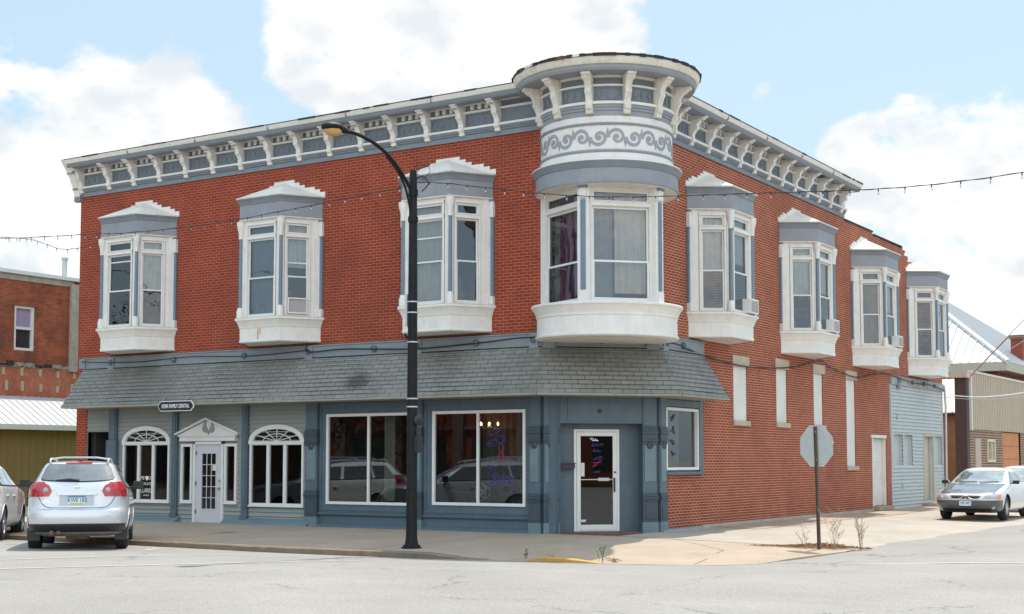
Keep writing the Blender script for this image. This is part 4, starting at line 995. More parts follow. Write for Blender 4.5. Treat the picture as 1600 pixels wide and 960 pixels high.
tri = [(-12.50,2.30),(-10.46,2.30),(-11.48,2.66)]
q.extr([PA(x,-.03,z) for x,z in tri], [PA(x,.045,z) for x,z in tri])
for (x0,z0),(x1,z1) in (((-12.55,2.30),(-11.48,2.68)),((-11.48,2.68),(-10.41,2.30))):
    q.extr([PA(x0,-.03,z0),PA(x1,-.03,z1),PA(x1,-.03,z1+.06),PA(x0,-.03,z0+.045)], [PA(x0,.11,z0),PA(x1,.11,z1),PA(x1,.11,z1+.06),PA(x0,.11,z0+.045)])
for k in range(30): q.box(PA, -12.40+k*.0627, -12.375+k*.0627, .06, .075, 2.225, 2.25)
q.build('pediment', [VINYL], DRr, bevel=.003); ped = DRr
# carved eagle-like crest in grey
q = MB()
for s in (-1, 1):
    pts = [(0,2.40),(.06*s,2.36),(.15*s,2.37),(.20*s,2.43),(.185*s,2.52),(.15*s,2.60),(.16*s,2.66),(.08*s,2.64),(.10*s,2.56),(.06*s,2.49)]
    if s < 0: pts = pts[::-1]
    q.extr([PA(-11.42+x,.045,z) for x,z in pts], [PA(-11.42+x,.075,z) for x,z in pts])
q.box(PA, -11.44, -11.40, .045, .07, 2.31, 2.42); q.build('pediment_crest', [mat('grey_crest_paint', (.27,.28,.27), .7, .1, 6)], ped, bevel=.006)

# ---- storefront, salon side (painted panels and big windows)
OPW = [(-7.68,-5.20,.66,2.75),(-4.64,-2.21,.69,2.75)]
mb = MB(); wall_quads(mb, PA, -7.95, -CA+.0, .10, 3.3, OPW, .1, 0, 0, -.02)
for u0, u1 in ((-7.90,-5.2),(-4.88,-2.1)):
    mb.extr([PA(u0,d,z) for d,z in ((-.02,.40),(.02,.40),(.05,.43),(.05,.46),(-.02,.48))], [PA(u1,d,z) for d,z in ((-.02,.40),(.02,.40),(.05,.43),(.05,.46),(-.02,.48))])
    mb.extr([PA(u0,d,z) for d,z in ((-.02,.05),(.16,.05),(.15,.13),(.06,.20),(-.02,.22))], [PA(u1,d,z) for d,z in ((-.02,.05),(.16,.05),(.15,.13),(.06,.20),(-.02,.22))])
    frame_rect(mb, PA, u0+.02, u1-.0, .52, 3.0, .05, -.02, .0)
mb.build('salon_front_panel', [STORE], BLD, recalc=False)
def shopwin(P, u0, u1, z0, z1, mull, fw_=.065, d0=-.05, d1=.02):
    q = MB(); frame_rect(q, P, u0, u1, z0, z1, fw_, d0, d1, 0, mull=mull, mw=.055); o = q.build('shop_window', [VINYL], BLD, bevel=.003)
    g = MB(); g.face([P(u0+.05,d0+.02,z0+.05),P(u1-.05,d0+.02,z0+.05),P(u1-.05,d0+.02,z1-.05),P(u0+.05,d0+.02,z1-.05)]); g.build('pane', [SGLASS], o, recalc=False); return o
sw1 = shopwin(PA, -7.68, -5.20, .66, 2.75, (-6.44,))
sw2 = shopwin(PA, -4.64, -2.21, .69, 2.76, (-3.43,))
q = MB(); curtain_mesh(q, PA, -6.25, -5.95, .75, 2.7, -.35, .03, .1); q.build('curtain', [CURTG], sw1, recalc=False)
q = MB(); curtain_mesh(q, PA, -4.3, -2.35, .1, 2.75, -1.5, .05, .22); q.build('curtain', [mat('dark_green_curtain', (.11,.125,.10), .95, .2, 4)], sw2, recalc=False)
text('window_lettering', 'Salon', PA(-2.82,-.028,1.28), uA, vA, .34, PURP, sw2, .001, shear=.4, sx=.85, bold=.003)
# faded purple and pink figures on the salon glass (swirls)
def squiggle(P, cx, cz, w, h, seed, r=.012, n=26, d=-.028):
    rnd = random.Random(seed); a = [rnd.uniform(0,6.28) for _ in range(4)]
    return [P(cx+w*(.6*math.sin(2.1*t*6.28/2+a[0])+.4*math.sin(5*t*3.14+a[1])), d, cz+h*(.65*math.cos(1.5*t*6.28+a[2])+.35*math.sin(4*t*3.14+a[3]))) for t in [i/n for i in range(n+1)]]
for cx, cz, w, h, sd, m_ in ((-3.05,2.25,.22,.14,1,PURP),(-2.85,2.12,.18,.10,2,PURP),(-3.1,2.05,.2,.08,9,PURP),(-2.82,1.90,.10,.16,3,PINK),(-2.86,1.74,.12,.12,4,PINK),(-3.1,1.52,.16,.05,5,PURP)):
    q = MB(); q.tube(squiggle(PA,cx,cz,w*.8,h,sd), .009, 5); q.build('window_decal', [m_], sw2)
# shop furniture glimpsed through the glass
c_ = tag(empty('chandelier', (-3.85,1.1,2.42)), 'small lit chandelier hanging inside the right hand salon window', 'chandelier')
q = MB(); q.tube([(0,0,.85),(0,0,.1)], .008, 6)
for a in range(6): t_ = a*math.pi/3; q.tube([(0,0,.02),(.12*math.cos(t_),.12*math.sin(t_),-.04),(.22*math.cos(t_),.22*math.sin(t_),.04)], .008, 6)
q.lathe((0,0,0), (0,0,1), [(-.08,0),(-.06,.03),(0,.045),(.1,.015)], 12); q.build('chandelier_frame', [GOLD], c_)
BULB = emis('lit_bulb', (1,.62,.3), 14)
for a in range(6):
    t_ = a*math.pi/3; q = MB(); q.lathe((.22*math.cos(t_),.22*math.sin(t_),.045), (0,0,1), [(0,.008),(.02,.016),(.05,.01),(.07,0)], 8); q.build('candle_bulb', [BULB], c_, smooth=True)
q = MB(); q.box(PA, -4.5, -3.75, -1.3, -.5, .95, 1.0); 
for a, b in ((-4.45,-.55),(-3.8,-.55),(-4.45,-1.25),(-3.8,-1.25)): q.tube([PA(a,b,.12),PA(a,b,.95)], .02, 6)
tag(q.build('display_table', [STORED]), 'low dark table inside the right hand salon window', 'table')
q = MB()
for r_, ph in ((.13,0),(.13,2.1),(.13,4.2),(.08,1),(.08,3.1)): q.tube([PA(-3.62+.08*math.cos(ph)+r_*math.cos(t*.5236),-.45,.98+.08*math.sin(ph)+r_*math.sin(t*.5236)) for t in range(13)], .009, 5)
tag(q.build('wire_ornament', [GALV]), 'white scrolled wire ornament standing in the salon window', 'ornament')
# pilasters
def pilaster(P, u0, u1, name='pilaster', d0=-.02):
    q = MB(); q.box(P, u0, u1, d0, .06, .1, 3.3, 0)
    q.box(P, u0+.035, u1-.035, .06, .075, 1.22, 2.0, 1); q.box(P, u0+.035, u1-.035, .06, .072, 2.42, 3.2, 0)
    # capital band
    for (o, z0, z1) in ((.02,2.02,2.08),(.045,2.08,2.13),(.03,2.13,2.24),(.05,2.24,2.30),(.035,2.30,2.36),(.02,2.36,2.4)): q.box(P, u0-o*.5, u1+o*.5, d0, .06+o, z0, z1, 2)
    n = max(1, int((u1-u0)/.22))
    for k in range(n): cu = u0+(u1-u0)*(k+.5)/n; cpt = Vector(P(cu,.085,2.0)); nn_ = Vector(P(cu,1,2.0))-Vector(P(cu,0,2.0)); q.lathe(cpt, nn_, [(-.03,.085),(.01,.08),(.03,.05),(.01,.035),(.03,0)], 12, 2)
    # base
    q.box(P, u0-.015, u1+.015, d0, .085, .1, .36, 1); q.box(P, u0-.01, u1+.01, d0, .075, .36, .82, 2); q.box(P, u0+.05, u1-.05, .075, .088, .42, .72, 2)
    for (o, z0, z1) in ((.03,.80,.85),(.05,.85,.90),(.02,.90,.98)): q.box(P, u0-o*.5, u1+o*.5, d0, .06+o, z0, z1, 2)
    return q.build(name, [STORE, STOREL, STORED], BLD, bevel=.006)
pilaster(PA, -8.27, -7.92); pilaster(PA, -5.16, -4.90)
# corner piers turn the corner
def corner_pier(Pf, u0, u1, s0, s1):
    a = pilaster(Pf, u0, u1, 'corner_pier'); b = pilaster(PC, s0, s1, 'corner_pier'); return a, b
corner_pier(PA, -2.09, -1.82, -1.25, -.92)
corner_pier(PB, 1.83, 2.14, .93, 1.25)
mb = MB(); mb.box(PA, -2.0,-1.5,-.25,-.03,.1,3.3); mb.box(PC,-1.2,-.93,-.3,-.02,.1,3.3); mb.box(PC,.95,1.25,-.3,-.02,.1,3.3)
# door recess in the chamfer
mb.box(PC, -.93, .95, -.55, .03, 2.46, 3.3); mb.box(PC, -.72, .75, .03, .045, 2.5, 3.05); mb.box(PC, -.93, -.50, -.36, -.30, .1, 2.46); mb.box(PC, .50, .95, -.36, -.30, .1, 2.46); mb.box(PC, -.51, .51, -.36, -.30, 2.33, 2.46)
mb.build('entrance_surround', [STORE], BLD)
mb = MB(); mb.box(PC, -.93, .95, -.4, .02, .05, .155); mb.build('entrance_step', [mat('worn_red_step', (.16,.09,.07), .8, .3, 8)], BLD)
dd = MB(); frame_rect(dd, PC, -.505, .505, .16, 2.34, .055, -.33, -.27); DR2 = dd.build('salon_door', [VINYL], BLD, bevel=.003)
q = MB(); frame_rect(q, PC, -.445, .445, .19, 2.28, .085, -.31, -.262); q.box(PC, -.36, .36, -.30, -.255, .19, .30); q.build('door_leaf', [VINYL], DR2, bevel=.003); lf = DR2
g = MB(); g.face([PC(-.37,-.29,.29),PC(.37,-.29,.29),PC(.37,-.29,2.2),PC(-.37,-.29,2.2)]); g.build('pane', [SGLASS], lf, recalc=False)
q = MB(); q.box(PC, -.36, .36, -.27, -.25, 1.255, 1.275); q.box(PC, 0.02, .27, -.25, -.24, 1.235, 1.30); q.build('push_bar', [GALV], lf)
q = MB(); q.box(PC, .37, .395, -.25, -.21, 1.0, 1.3); q.lathe(PC(.405,-.255,1.42), (SQ,-SQ,0), [(0,.022),(.02,.02),(.022,0)], 10); q.build('door_handle', [PLAST], lf)
for e_ in ((-.35,-.27,1.33,1.62),(-.35,-.24,.36,.41)): q = MB(); q.box(PC, e_[0], e_[1], -.284, -.282, e_[2], e_[3]); q.build('door_sticker', [mat('sticker_paper', (.65,.63,.62), .8, .2, 30)], lf)
for cx, cz, w, h, sd, m_ in ((0,2.0,.22,.05,11,PURP),(0,1.88,.15,.05,12,PURP),(.05,1.72,.16,.04,13,PURP),(0,1.6,.16,.10,14,PINK),(.02,1.42,.12,.04,15,PURP),(-.05,2.12,.14,.03,16,INKW)):
    q = MB(); q.tube(squiggle(PC,cx,cz,w*.8,h,sd,d=-.283), .007, 5); q.build('door_decal', [m_], lf)
q = MB(); q.box(PC, -.90, -.52, -.30, -.14, 1.50, 1.60); q.box(PC, -.91, -.51, -.31, -.12, 1.60, 1.625); tag(q.build('mail_slot_box', [mat('plum_paint', (.05,.02,.05), .5, .1, 5)]), 'dark plum mail box mounted on the recess wall left of the glass corner door', 'mailbox')
q = MB(); q.lathe(PC(-.02,.045,2.72), (SQ,-SQ,0), [(0,.04),(.015,.045),(.03,.03),(.05,0)], 10); q.build('door_bell_light', [STORED], DR2)
# side shop window in the B wall
mb = MB(); wall_quads(mb, PB, 2.12, 4.02, 1.38, 4.1, [(2.16,3.82,1.46,2.83)], .12, 0, 0, .012)
mb.box(PB, 3.84, 4.025, .014, .06, 1.423, 3.2); mb.box(PB, 2.14, 3.837, .015, .055, 2.86, 3.0); mb.box(PB, 2.1, 4.05, -.02, .09, 1.36, 1.42)
mb.build('side_window_surround', [STORE], BLD, recalc=False)
sw3 = shopwin(PB, 2.16, 3.82, 1.46, 2.83, (), .06, -.05, .05)
q = MB(); curtain_mesh(q, PB, 3.1, 3.6, 1.5, 2.8, -.35, .03, .12); q.build('curtain', [CURTG], sw3, recalc=False)
for i in range(4):
    q = MB(); q.tube(squiggle(PB,2.62,2.62-i*.27,.11,.09,30+i,d=-.02), .010, 5); q.build('window_decal', [PURP], sw3)
q = MB(); random.seed(3)
for i in range(16): a = random.uniform(2.25,2.6); z = random.uniform(1.52,1.68); q.lathe(PB(a,-.15+random.uniform(-.05,.05),z), (0,0,1), [(-.04,0),(-.02,.035),(.02,.035),(.04,0)], 6)
tag(q.build('flower_display', [mat('white_black_flowers', (.4,.4,.42), .8, .9, 25)]), 'black and white flower arrangement on the sill inside the side shop window', 'flowers')
random.seed(11)
# blue painted base patch at the side
mb = MB(); mb.extr([PB(1.9,d,z) for d,z in ((-.02,.05),(.16,.08),(.10,.17),(-.02,.2))], [PB(4.0,d,z) for d,z in ((-.02,.05),(.14,.08),(.08,.17),(-.02,.2))])
mb.build('base_skirt', [BLUEL], BLD)
mb = MB(); mb.box(PB, 4.02, 18.1, -.02, .05, .02, .21); mb.build('foundation_strip', [mat('pale_foundation', (.42,.38,.32), .9, .2, 3)], BLD)
# ---- filled-in openings in the side wall, each a part
for k, (y0, y1, z0, z1) in enumerate(WIN_B):
    q = MB(); q.box(PB, y0, y1, -.12, -.03 if k else -.02, z0, z1)
    o = q.build('filled_window', [PANELW], BLD)
    q = MB(); q.box(PB, y0-.08, y1+.10, -.003, .035, z1-.004, z1+.25); q.build('stone_lintel', [STONE], o, bevel=.01)
    q = MB(); q.box(PB, y0-.05, y1+.12, -.003, .05, z0-.12, z0+.004); q.build('stone_sill', [STONE], o, bevel=.01)
y0, y1, z0, z1 = DOOR_B
q = MB(); q.box(PB, y0, y1, -.16, -.10, z0, z1); q.box(PB, y0, y0+.09, -.1, .01, z0, z1); q.box(PB, y1-.08, y1, -.16, .01, z0, z1); q.box(PB, y0-.1, y1+.08, -.1, .03, z1, z1+.1); q.box(PB, y0+.15, y1-.15, -.10, -.085, 1.62, 1.64)
o = q.build('side_door', [PANELW], BLD, bevel=.006); q = MB(); q.box(PB, y0-.05, y1+.1, -.05, .22, .16, .27); q.build('door_step', [CONC], o)
q = MB(); q.box(PB, 17.70, 18.15, .0, .03, .12, 2.4); q.build('end_brick_patch', [mat('faded_brick_patch', (.36,.11,.07), .9, .4, 14)], BLD)
# ---- lap siding at the rear of the side wall
OPD = [(18.40,19.35,1.52,2.50),(19.50,20.40,1.52,2.50),(21.75,22.80,.32,2.48),(23.0,23.9,1.52,2.50)]
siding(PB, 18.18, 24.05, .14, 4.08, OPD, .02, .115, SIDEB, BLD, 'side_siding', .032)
for (a, b, c, d) in OPD[:2]+OPD[3:]:
    q = MB(); q.box(PB, a-.03, b+.03, -.16, -.08, c-.03, d+.03); q.build('boarded_window', [SIDEB], BLD)
for a in (18.12, 24.0):
    q = MB(); q.box(PB, a, a+.07, -.02, .06, .12, 4.08); q.build('corner_board', [SIDEB], BLD)
a, b, c, d = OPD[2]; q = MB(); q.box(PB, a-.03, b+.03, -.2, -.105, c-.03, d+.03); q.box(PB, a-.08, a-.004, -.1, .06, c, d+.08); q.box(PB, b+.004, b+.08, -.1, .06, c, d+.08); q.box(PB, a-.004, b+.004, -.1, .06, d+.004, d+.08)
o = q.build('rear_side_door', [mat('beige_door_paint', (.50,.45,.35), .7, .1, 4)], BLD); q = MB(); q.box(PB, 21.4, 23.2, .0, .5, .1, .26); q.build('door_step', [CONC], o)
q = MB(); q.lathe(PB(18.8,.05,3.05), (1,0,0), [(0,.07),(.05,.06),(.06,0)], 8); q.box(PB, 19.2,19.28,.03,.09,.78,.95); q.build('wall_fitting', [GALV], BLD)
# downspout at the far end
q = MB(); q.tube([PB(24.15,.1,4.3),PB(24.22,.12,3.6),PB(24.2,.1,.3)], .04, 8); q.build('downspout', [MATS['galvanised_back']], BLD)

# ---- air conditioners in three windows
def ac(P, u, d, z, w, label, group='window air conditioners', ang=0):
    r = tag(empty('air_conditioner', P(u,d,z)), label, 'air conditioner', group)
    q = MB(); q.box(P, -w/2, w/2, -.25, .22, 0, .34); q.box(P, -w/2-.0, w/2, .22, .235, 0, .03); q.box(P, -w/2, w/2, .22, .235, .31, .34); q.box(P, -w/2, -w/2+.03, .22, .235, .03, .31); q.box(P, w/2-.03, w/2, .22, .235, .03, .31)
    q.build('casing', [VINYL], r, bevel=.008)
    q = MB()
    for k in range(7): q.box(P, -w/2+.035, w/2-.035, .222, .23, .05+k*.036, .065+k*.036)
    q.build('grille', [mat('ac_grille', (.2,.2,.19), .6, .1, 20)], r)
    if P is PB: r.rotation_euler = (0,0,ang)
    return r
ac(PB, 4.95, .74, 5.06, .46, 'white air conditioner in the side wall bay window nearest the turret')
ac(PB, 10.55, .74, 5.06, .46, 'small white air conditioner in the second bay window along the side wall')
ac(PB, 16.25, .74, 5.06, .46, 'beige air conditioner in the third bay window along the side wall')
q = MB(); 
r = tag(empty('air_conditioner'), 'framed air conditioner unit in the middle bay window of the front wall', 'air conditioner', 'window air conditioners')
a_, b_ = Vector(PA(BAY_A[1]+FW,DD,0)), Vector(PA(BAY_A[1]+WW,0,0)); e_ = (b_-a_).normalized(); n_ = Vector((e_.y,-e_.x,0)); n_ = n_ if n_.x > 0 else -n_
F = lambda s, d, z: tuple(a_+e_*s+n_*d+Vector((0,0,z)))
q = MB(); frame_rect(q, F, .16, .64, 5.1, 5.47, .03, -.03, .06); q.build('casing', [VINYL], r); q = MB(); q.box(F, .19, .61, -.03, .03, 5.13, 5.44); q.build('grille', [mat('ac_front', (.38,.36,.35), .6, .1, 20)], r)

# ---- dental sign hanging under the awning edge
sg = tag(empty('shop_sign', (-11.75,-.82,3.0)), 'small black oval-ended sign with white lettering KERR FAMILY DENTAL on the awning edge', 'sign')
SP_ = lambda x, d, z: (x, -d, z)
def sgn(h, w, c): return [(-w,-h+c),(-w+c,-h),(w-c,-h),(w,-h+c),(w,h-c),(w-c,h),(-w+c,h),(-w,h-c)]
q = MB(); q.extr([SP_(x,0,z) for x,z in sgn(.125,.60,.09)], [SP_(x,.03,z) for x,z in sgn(.125,.60,.09)]); q.build('sign_border', [INKW], sg)
q = MB(); q.extr([SP_(x,.01,z) for x,z in sgn(.108,.583,.08)], [SP_(x,.036,z) for x,z in sgn(.108,.583,.08)]); q.build('sign_board', [PLAST], sg)
text('sign_lettering', 'KERR FAMILY DENTAL', SP_(0,.04,-.005), uA, vA, .135, INKW, sg, .002, sx=.70, bold=.002)
q = MB(); q.tube([SP_(-.4,.01,.12),SP_(-.4,-.05,.2)], .008, 5); q.tube([SP_(.4,.01,.12),SP_(.4,-.05,.2)], .008, 5); q.build('sign_hook', [IRON], sg)

# ---- utility cable draped over the beam and side wall
def cable(pts, r, label, name='wall_cable', cat='cable', m=None, group=None):
    out = []; n = 10
    P = [Vector(p) for p in pts]
    for i in range(len(P)-1):
        p0, p1, p2, p3 = P[max(i-1,0)], P[i], P[i+1], P[min(i+2,len(P)-1)]
        for k in range(n):
            t = k/n; out.append(.5*((2*p1)+(-p0+p2)*t+(2*p0-5*p1+4*p2-p3)*t*t+(-p0+3*p1-3*p2+p3)*t**3))
    out.append(P[-1]); q = MB(); q.tube(out, r, 6); return tag(q.build(name, [m or CABLE], None, smooth=True), label, cat, group)
cable([PA(-8.0,.16,4.9),PA(-8.15,.16,4.45),PA(-8.1,.17,4.22),PA(-7,.16,4.24),PA(-5,.16,4.16),PA(-3.2,.16,4.22),PA(-1.95,.17,4.27),PC(0,.16,4.26),PB(2.0,.17,4.22),PB(3.0,.15,4.16),PB(3.95,.08,4.08),PB(5.6,.08,3.98),PB(7.2,.08,3.97),PB(9.76,.07,4.13),PB(11.7,.07,4.42),PB(12.6,.07,4.28),PB(14.4,.07,4.12),PB(15.3,.07,4.15),PB(17.2,.07,4.36),PB(18.8,.15,4.28),PB(20.5,.15,4.2),PB(22.4,.15,4.22),PB(24.1,.14,4.1)], .017, 'black cable sagging along the storefront beam and across the side brick wall')
cable([PA(-16,.15,4.28),PA(-14,.15,4.2),PA(-12,.15,4.26),PA(-10,.15,4.2),PA(-8.1,.16,4.26)], .011, 'thin black wire running along the beam above the dental office awning', 'wall_wire', 'wire')

# ================================================================== STREET LAMP
LP = Vector((-1.95,-4.40,walk_z(-1.95,-4.4)))
lamp = tag(empty('street_lamp', LP), 'tall black street lamp with curved arm and amber glass at the kerb', 'street lamp')
q = MB(); q.lathe((0,0,0), (0,0,1), [(0,0),(0,.19),(.02,.19),(.03,.14),(.08,.125),(.14,.115),(.2,.105),(1.0,.10),(3,.095),(5,.085),(6.95,.072),(6.98,.06),(7.02,.06),(7.02,0)], 12)
for a in range(4): q.lathe((.14*math.cos(a*1.57+.78),.14*math.sin(a*1.57+.78),.02), (0,0,1), [(0,.02),(.04,.02),(.04,0)], 6)
q.build('pole', [IRON], lamp, smooth=True)
AD = Vector((-.12,-1,0)).normalized()
def arm(pts, r, n=16): return [Vector((0,0,0))+AD*a+Vector((0,0,b)) for a, b in pts]
def crv(pts, n=8):
    out = []
    for i in range(len(pts)-1):
        p0, p1, p2, p3 = [Vector(pts[max(0,min(len(pts)-1,i+j))]) for j in (-1,0,1,2)]
        for k in range(n): t = k/n; out.append(.5*((2*p1)+(-p0+p2)*t+(2*p0-5*p1+4*p2-p3)*t*t+(-p0+3*p1-3*p2+p3)*t**3))
    return out+[Vector(pts[-1])]
q = MB(); q.tube(crv(arm([(.05,6.62),(.22,6.83),(.55,7.12),(.95,7.33),(1.35,7.43),(1.72,7.46)],0)), .034, 10)
q.tube(crv(arm([(.05,6.10),(.10,6.35),(.22,6.68),(.45,6.97),(.72,7.17)],0)), .022, 8)
q.lathe((0,0,6.6), (0,0,1), [(-.06,.09),(.06,.09)], 12); q.lathe((0,0,6.1), (0,0,1), [(-.05,.095),(.05,.095)], 12); q.build('arm', [IRON], lamp, smooth=True)
# cobra head
q = MB(); c0 = AD*1.98+Vector((0,0,7.45)); sd_ = AD.cross(Vector((0,0,1)))
def ell(mb, c, prof, mi=0, n=18):
    base = len(mb.v)
    for (t, w, h, zoff) in prof:
        for j in range(n): a = 2*math.pi*j/n; mb.v.append(tuple(c+AD*t+sd_*(w*math.cos(a))+Vector((0,0,zoff+h*math.sin(a)))))
    for k in range(len(prof)-1):
        for j in range(n): mb.f.append((base+k*n+j, base+k*n+(j+1) % n, base+(k+1)*n+(j+1) % n, base+(k+1)*n+j)); mb.m.append(mi)
ell(q, c0, [(-.34,.03,.03,0),(-.25,.05,.045,.0),(-.12,.10,.07,.01),(0,.145,.085,.012),(.14,.155,.085,.01),(.25,.12,.07,0),(.31,.06,.04,-.01),(.32,.001,.001,-.01)])
q.build('lamp_head', [IRON], lamp, smooth=True)
q = MB(); base = c0+AD*.09+Vector((0,0,-.03)); pr = []
for k in range(7):
    t = math.pi/2*k/6; pr.append((math.cos(t), -math.sin(t)*.125))
n = 18; b0 = len(q.v)
for s, z in pr:
    for j in range(n): a = 2*math.pi*j/n; q.v.append(tuple(base+AD*(.2*s*math.cos(a))+sd_*(.13*s*math.sin(a))+Vector((0,0,z))))
for k in range(6):
    for j in range(n): q.f.append((b0+k*n+j, b0+k*n+(j+1) % n, b0+(k+1)*n+(j+1) % n, b0+(k+1)*n+j)); q.m.append(0)
AMB = mat('amber_glass', (.55,.30,.08), .15, .15, 12, coat=1); q.build('lamp_glass', [AMB], lamp, smooth=True)
q = MB()
for z in (2.6,2.75,3.8,4.35,4.55): q.lathe((0,0,z), (0,0,1), [(-.012,.104),(.012,.104)], 14)
q.build('steel_band', [GALV], lamp)
q = MB(); q.box(ID, .1, .19, -.08, .08, 1.75, 2.05); q.lathe((.13,0,2.35), (.9,-.4,0), [(-.05,.0),(-.04,.09),(.04,.1),(.06,.06),(.07,0)], 12); q.tube([(.1,0,2.2),(.12,0,1.9)], .015, 6)
q.build('service_box', [PLAST], lamp); q = MB(); q.box(ID,-.15,-.1,-.04,.04,4.1,4.7); q.build('conduit_bracket', [GALV], lamp)
q = MB(); q.tube(crv([(.05,0,6.85),(.25,-.02,6.88),(.35,0,6.74),(.22,0,6.62),(.2,0,6.6)]), .012, 5); q.tube(crv([(0,0,7.0),(.05,.05,7.15),(.1,0,6.95),(.3,0,6.8)]), .006, 5); q.tube(crv([(.0,0,6.95),(.2,.1,7.1),(.35,.05,6.98),(.2,0,6.82)]), .005, 5); q.build('loose_wire', [CABLE], lamp)

# ---- festoon string lights
BG = glass('bulb_glass', (.8,.8,.8), 2.0, .15)
def festoon(name, pts, label, spacing=.42):
    c = crv(pts, 10); r = tag(empty(name, pts[0]), label, 'string lights', 'festoon lights over the sidewalk'); o = Vector(pts[0])
    q = MB(); q.tube([p-o for p in c], .006, 5); q.tube([p-o+Vector((.01*math.sin(i*.9),.01*math.cos(i*.9),.01*math.sin(i*1.3))) for i, p in enumerate(c)], .004, 4); q.build('cord', [CABLE], r)
    acc = 0; nxt = .3; proto = None
    for a, b in zip(c, c[1:]):
        L = (b-a).length
        while nxt < acc+L:
            p = a.lerp(b, (nxt-acc)/L)-o
            if proto is None:
                q = MB(); q.lathe((0,0,0), (0,0,-1), [(-.01,.008),(0,.010),(.04,.010),(.04,.008)], 8, 0); q.lathe((0,0,-.04), (0,0,-1), [(0,.008),(.015,.013),(.035,.014),(.052,.007),(.06,0)], 8, 1)
                proto = ob = q.build('bulb', [CABLE, BG], r, smooth=True)
            else: ob = proto.copy(); COL.objects.link(ob); ob.parent = r
            ob.location = p; ob.rotation_euler = (random.uniform(-.15,.15), random.uniform(-.15,.15), 0); nxt += spacing+random.uniform(-.05,.05)
        acc += L
festoon('string_lights', [(-2.0,-4.36,6.83),(-3.48,-4.36,6.74),(-6.79,-4.36,6.58),(-9.37,-4.36,6.59),(-11.2,-4.36,6.69),(-13.9,-4.36,6.84),(-18,-4.36,7.2),(-24,-4.36,7.9)], 'string of clear bulbs sagging from the lamp leftward across the front bays')
festoon('string_lights', [(-1.9,-4.36,6.86),(-1.2,-4.36,6.77),(.8,-4.36,6.38),(2.3,-4.36,6.16),(4,-4.36,6.02),(5.1,-4.36,5.94),(6.5,-4.36,5.84),(7.6,-4.36,5.80),(9.0,-4.36,5.84),(11,-4.36,6.0),(13,-4.36,6.3)], 'string of small clear bulbs stretching from the street lamp to the right past the turret')
festoon('string_lights', [(-18.4,-1,7.72),(-17.04,-1,7.53),(-15.9,-1,7.19),(-15.1,-1,7.16),(-14.7,-.9,7.24),(-14.33,-.75,7.30)], 'short drooping end of bulbs hanging at the leftmost front bay window')

# ================================================================== STOP SIGN
SB = Vector((4.40,-.42,.06)); st = tag(empty('stop_sign', SB), 'back of an octagonal stop sign on a brown perforated steel post at the corner', 'sign')
q = MB(); 
def lean(p): return (p[0]-.03*p[2]/2.3, p[1], p[2])
nrmS = Vector((.33,.94,0)).normalized(); tS = Vector((nrmS.y,-nrmS.x,0))
F = lambda s, d, z: tuple(Vector((-.045*z/2.3,0,0))-tS*s-nrmS*d+Vector((0,0,z)))
q.box(F, -.032, .032, -.005, .0, -.1, 2.24); q.box(F, -.032, -.026, 0, .028, -.1, 2.24); q.box(F, .026, .032, 0, .028, -.1, 2.24)
for k in range(58): q.box(F, -.008, .008, -.0055, .0015, .05+k*.0375, .064+k*.0375, 1)
q.build('post', [RUSTY, PLAST], st)
q = MB(); ro_ = .38/math.cos(math.pi/8); oc = [(ro_*math.cos(math.pi/8+k*math.pi/4), 1.88+ro_*math.sin(math.pi/8+k*math.pi/4)) for k in range(8)]
q.extr([F(x,-.006,z) for x,z in oc], [F(x,-.010,z) for x,z in oc], 0)
q.extr([F(x,-.0105,z) for x,z in oc], [F(x,-.0115,z) for x,z in oc], 1); q.build('sign_plate', [GALV, mat('stop_red', (.5,.02,.02), .4, .02, 5)], st)
text('sign_lettering', 'STOP', F(0,-.013,1.88), tuple(tS), (0,0,1), .33, INKW, st, .001)
q = MB()
for z in (1.62,2.14): q.lathe(F(0,-.004,z), tuple(-nrmS), [(0,.012),(.012,.012),(.012,0)], 6)
q.build('bolt', [GALV], st)
# dry weeds and straw round the post
STRAW = mat('dry_straw', (.36,.19,.10), .95, .3, 12); STEM = mat('dead_stem', (.36,.27,.19), .95, .3, 12); GREENW = mat('green_weed', (.10,.14,.04), .9, .3, 12)
def weed(x, y, h, n, seed, m, label, group=None, spread=.32):
    rnd = random.Random(seed); q = MB(); z = walk_z(x, y)
    for i in range(n):
        a = rnd.uniform(0,6.28); l = h*rnd.uniform(.5,1); s = rnd.uniform(.1,1)*spread; bx, by = x+rnd.uniform(-.03,.03), y+rnd.uniform(-.03,.03)
        p = [Vector((bx,by,z)), Vector((bx+s*.4*math.cos(a),by+s*.4*math.sin(a),z+l*.55)), Vector((bx+s*math.cos(a),by+s*math.sin(a),z+l))]
        q.tube(p, [.0035,.0028,.0015], 4)
        for k in range(5):
            t = rnd.uniform(.35,.95); b = p[0].lerp(p[1], t*2) if t < .5 else p[1].lerp(p[2], t*2-1); a2 = rnd.uniform(0,6.28); ll = l*rnd.uniform(.12,.3)
            tip = b+Vector((math.cos(a2)*ll*.6, math.sin(a2)*ll*.6, ll*.8)); q.tube([b, tip], [.004,.002], 3)
            for w in range(2): c = b.lerp(tip, rnd.uniform(.5,1)); q.lathe(c, (0,0,1), [(-.008,0),(0,.006),(.009,0)], 4)
    return tag(q.build('weed', [m]), label, 'weed', group)
weed(4.62,-.30,.78,9,1,STEM,'tall dry weed with bare stems just right of the stop sign post')
weed(5.02,.05,.70,11,2,STEM,'bushy dry weed with bare stems farther right of the stop sign post')
weed(4.15,-.50,.45,5,3,STEM,'short dry weed just left of the stop sign post')
weed(.62,-4.55,.18,6,4,GREENW,'small green weed in the kerb gap left of the yellow kerb', None, .12)
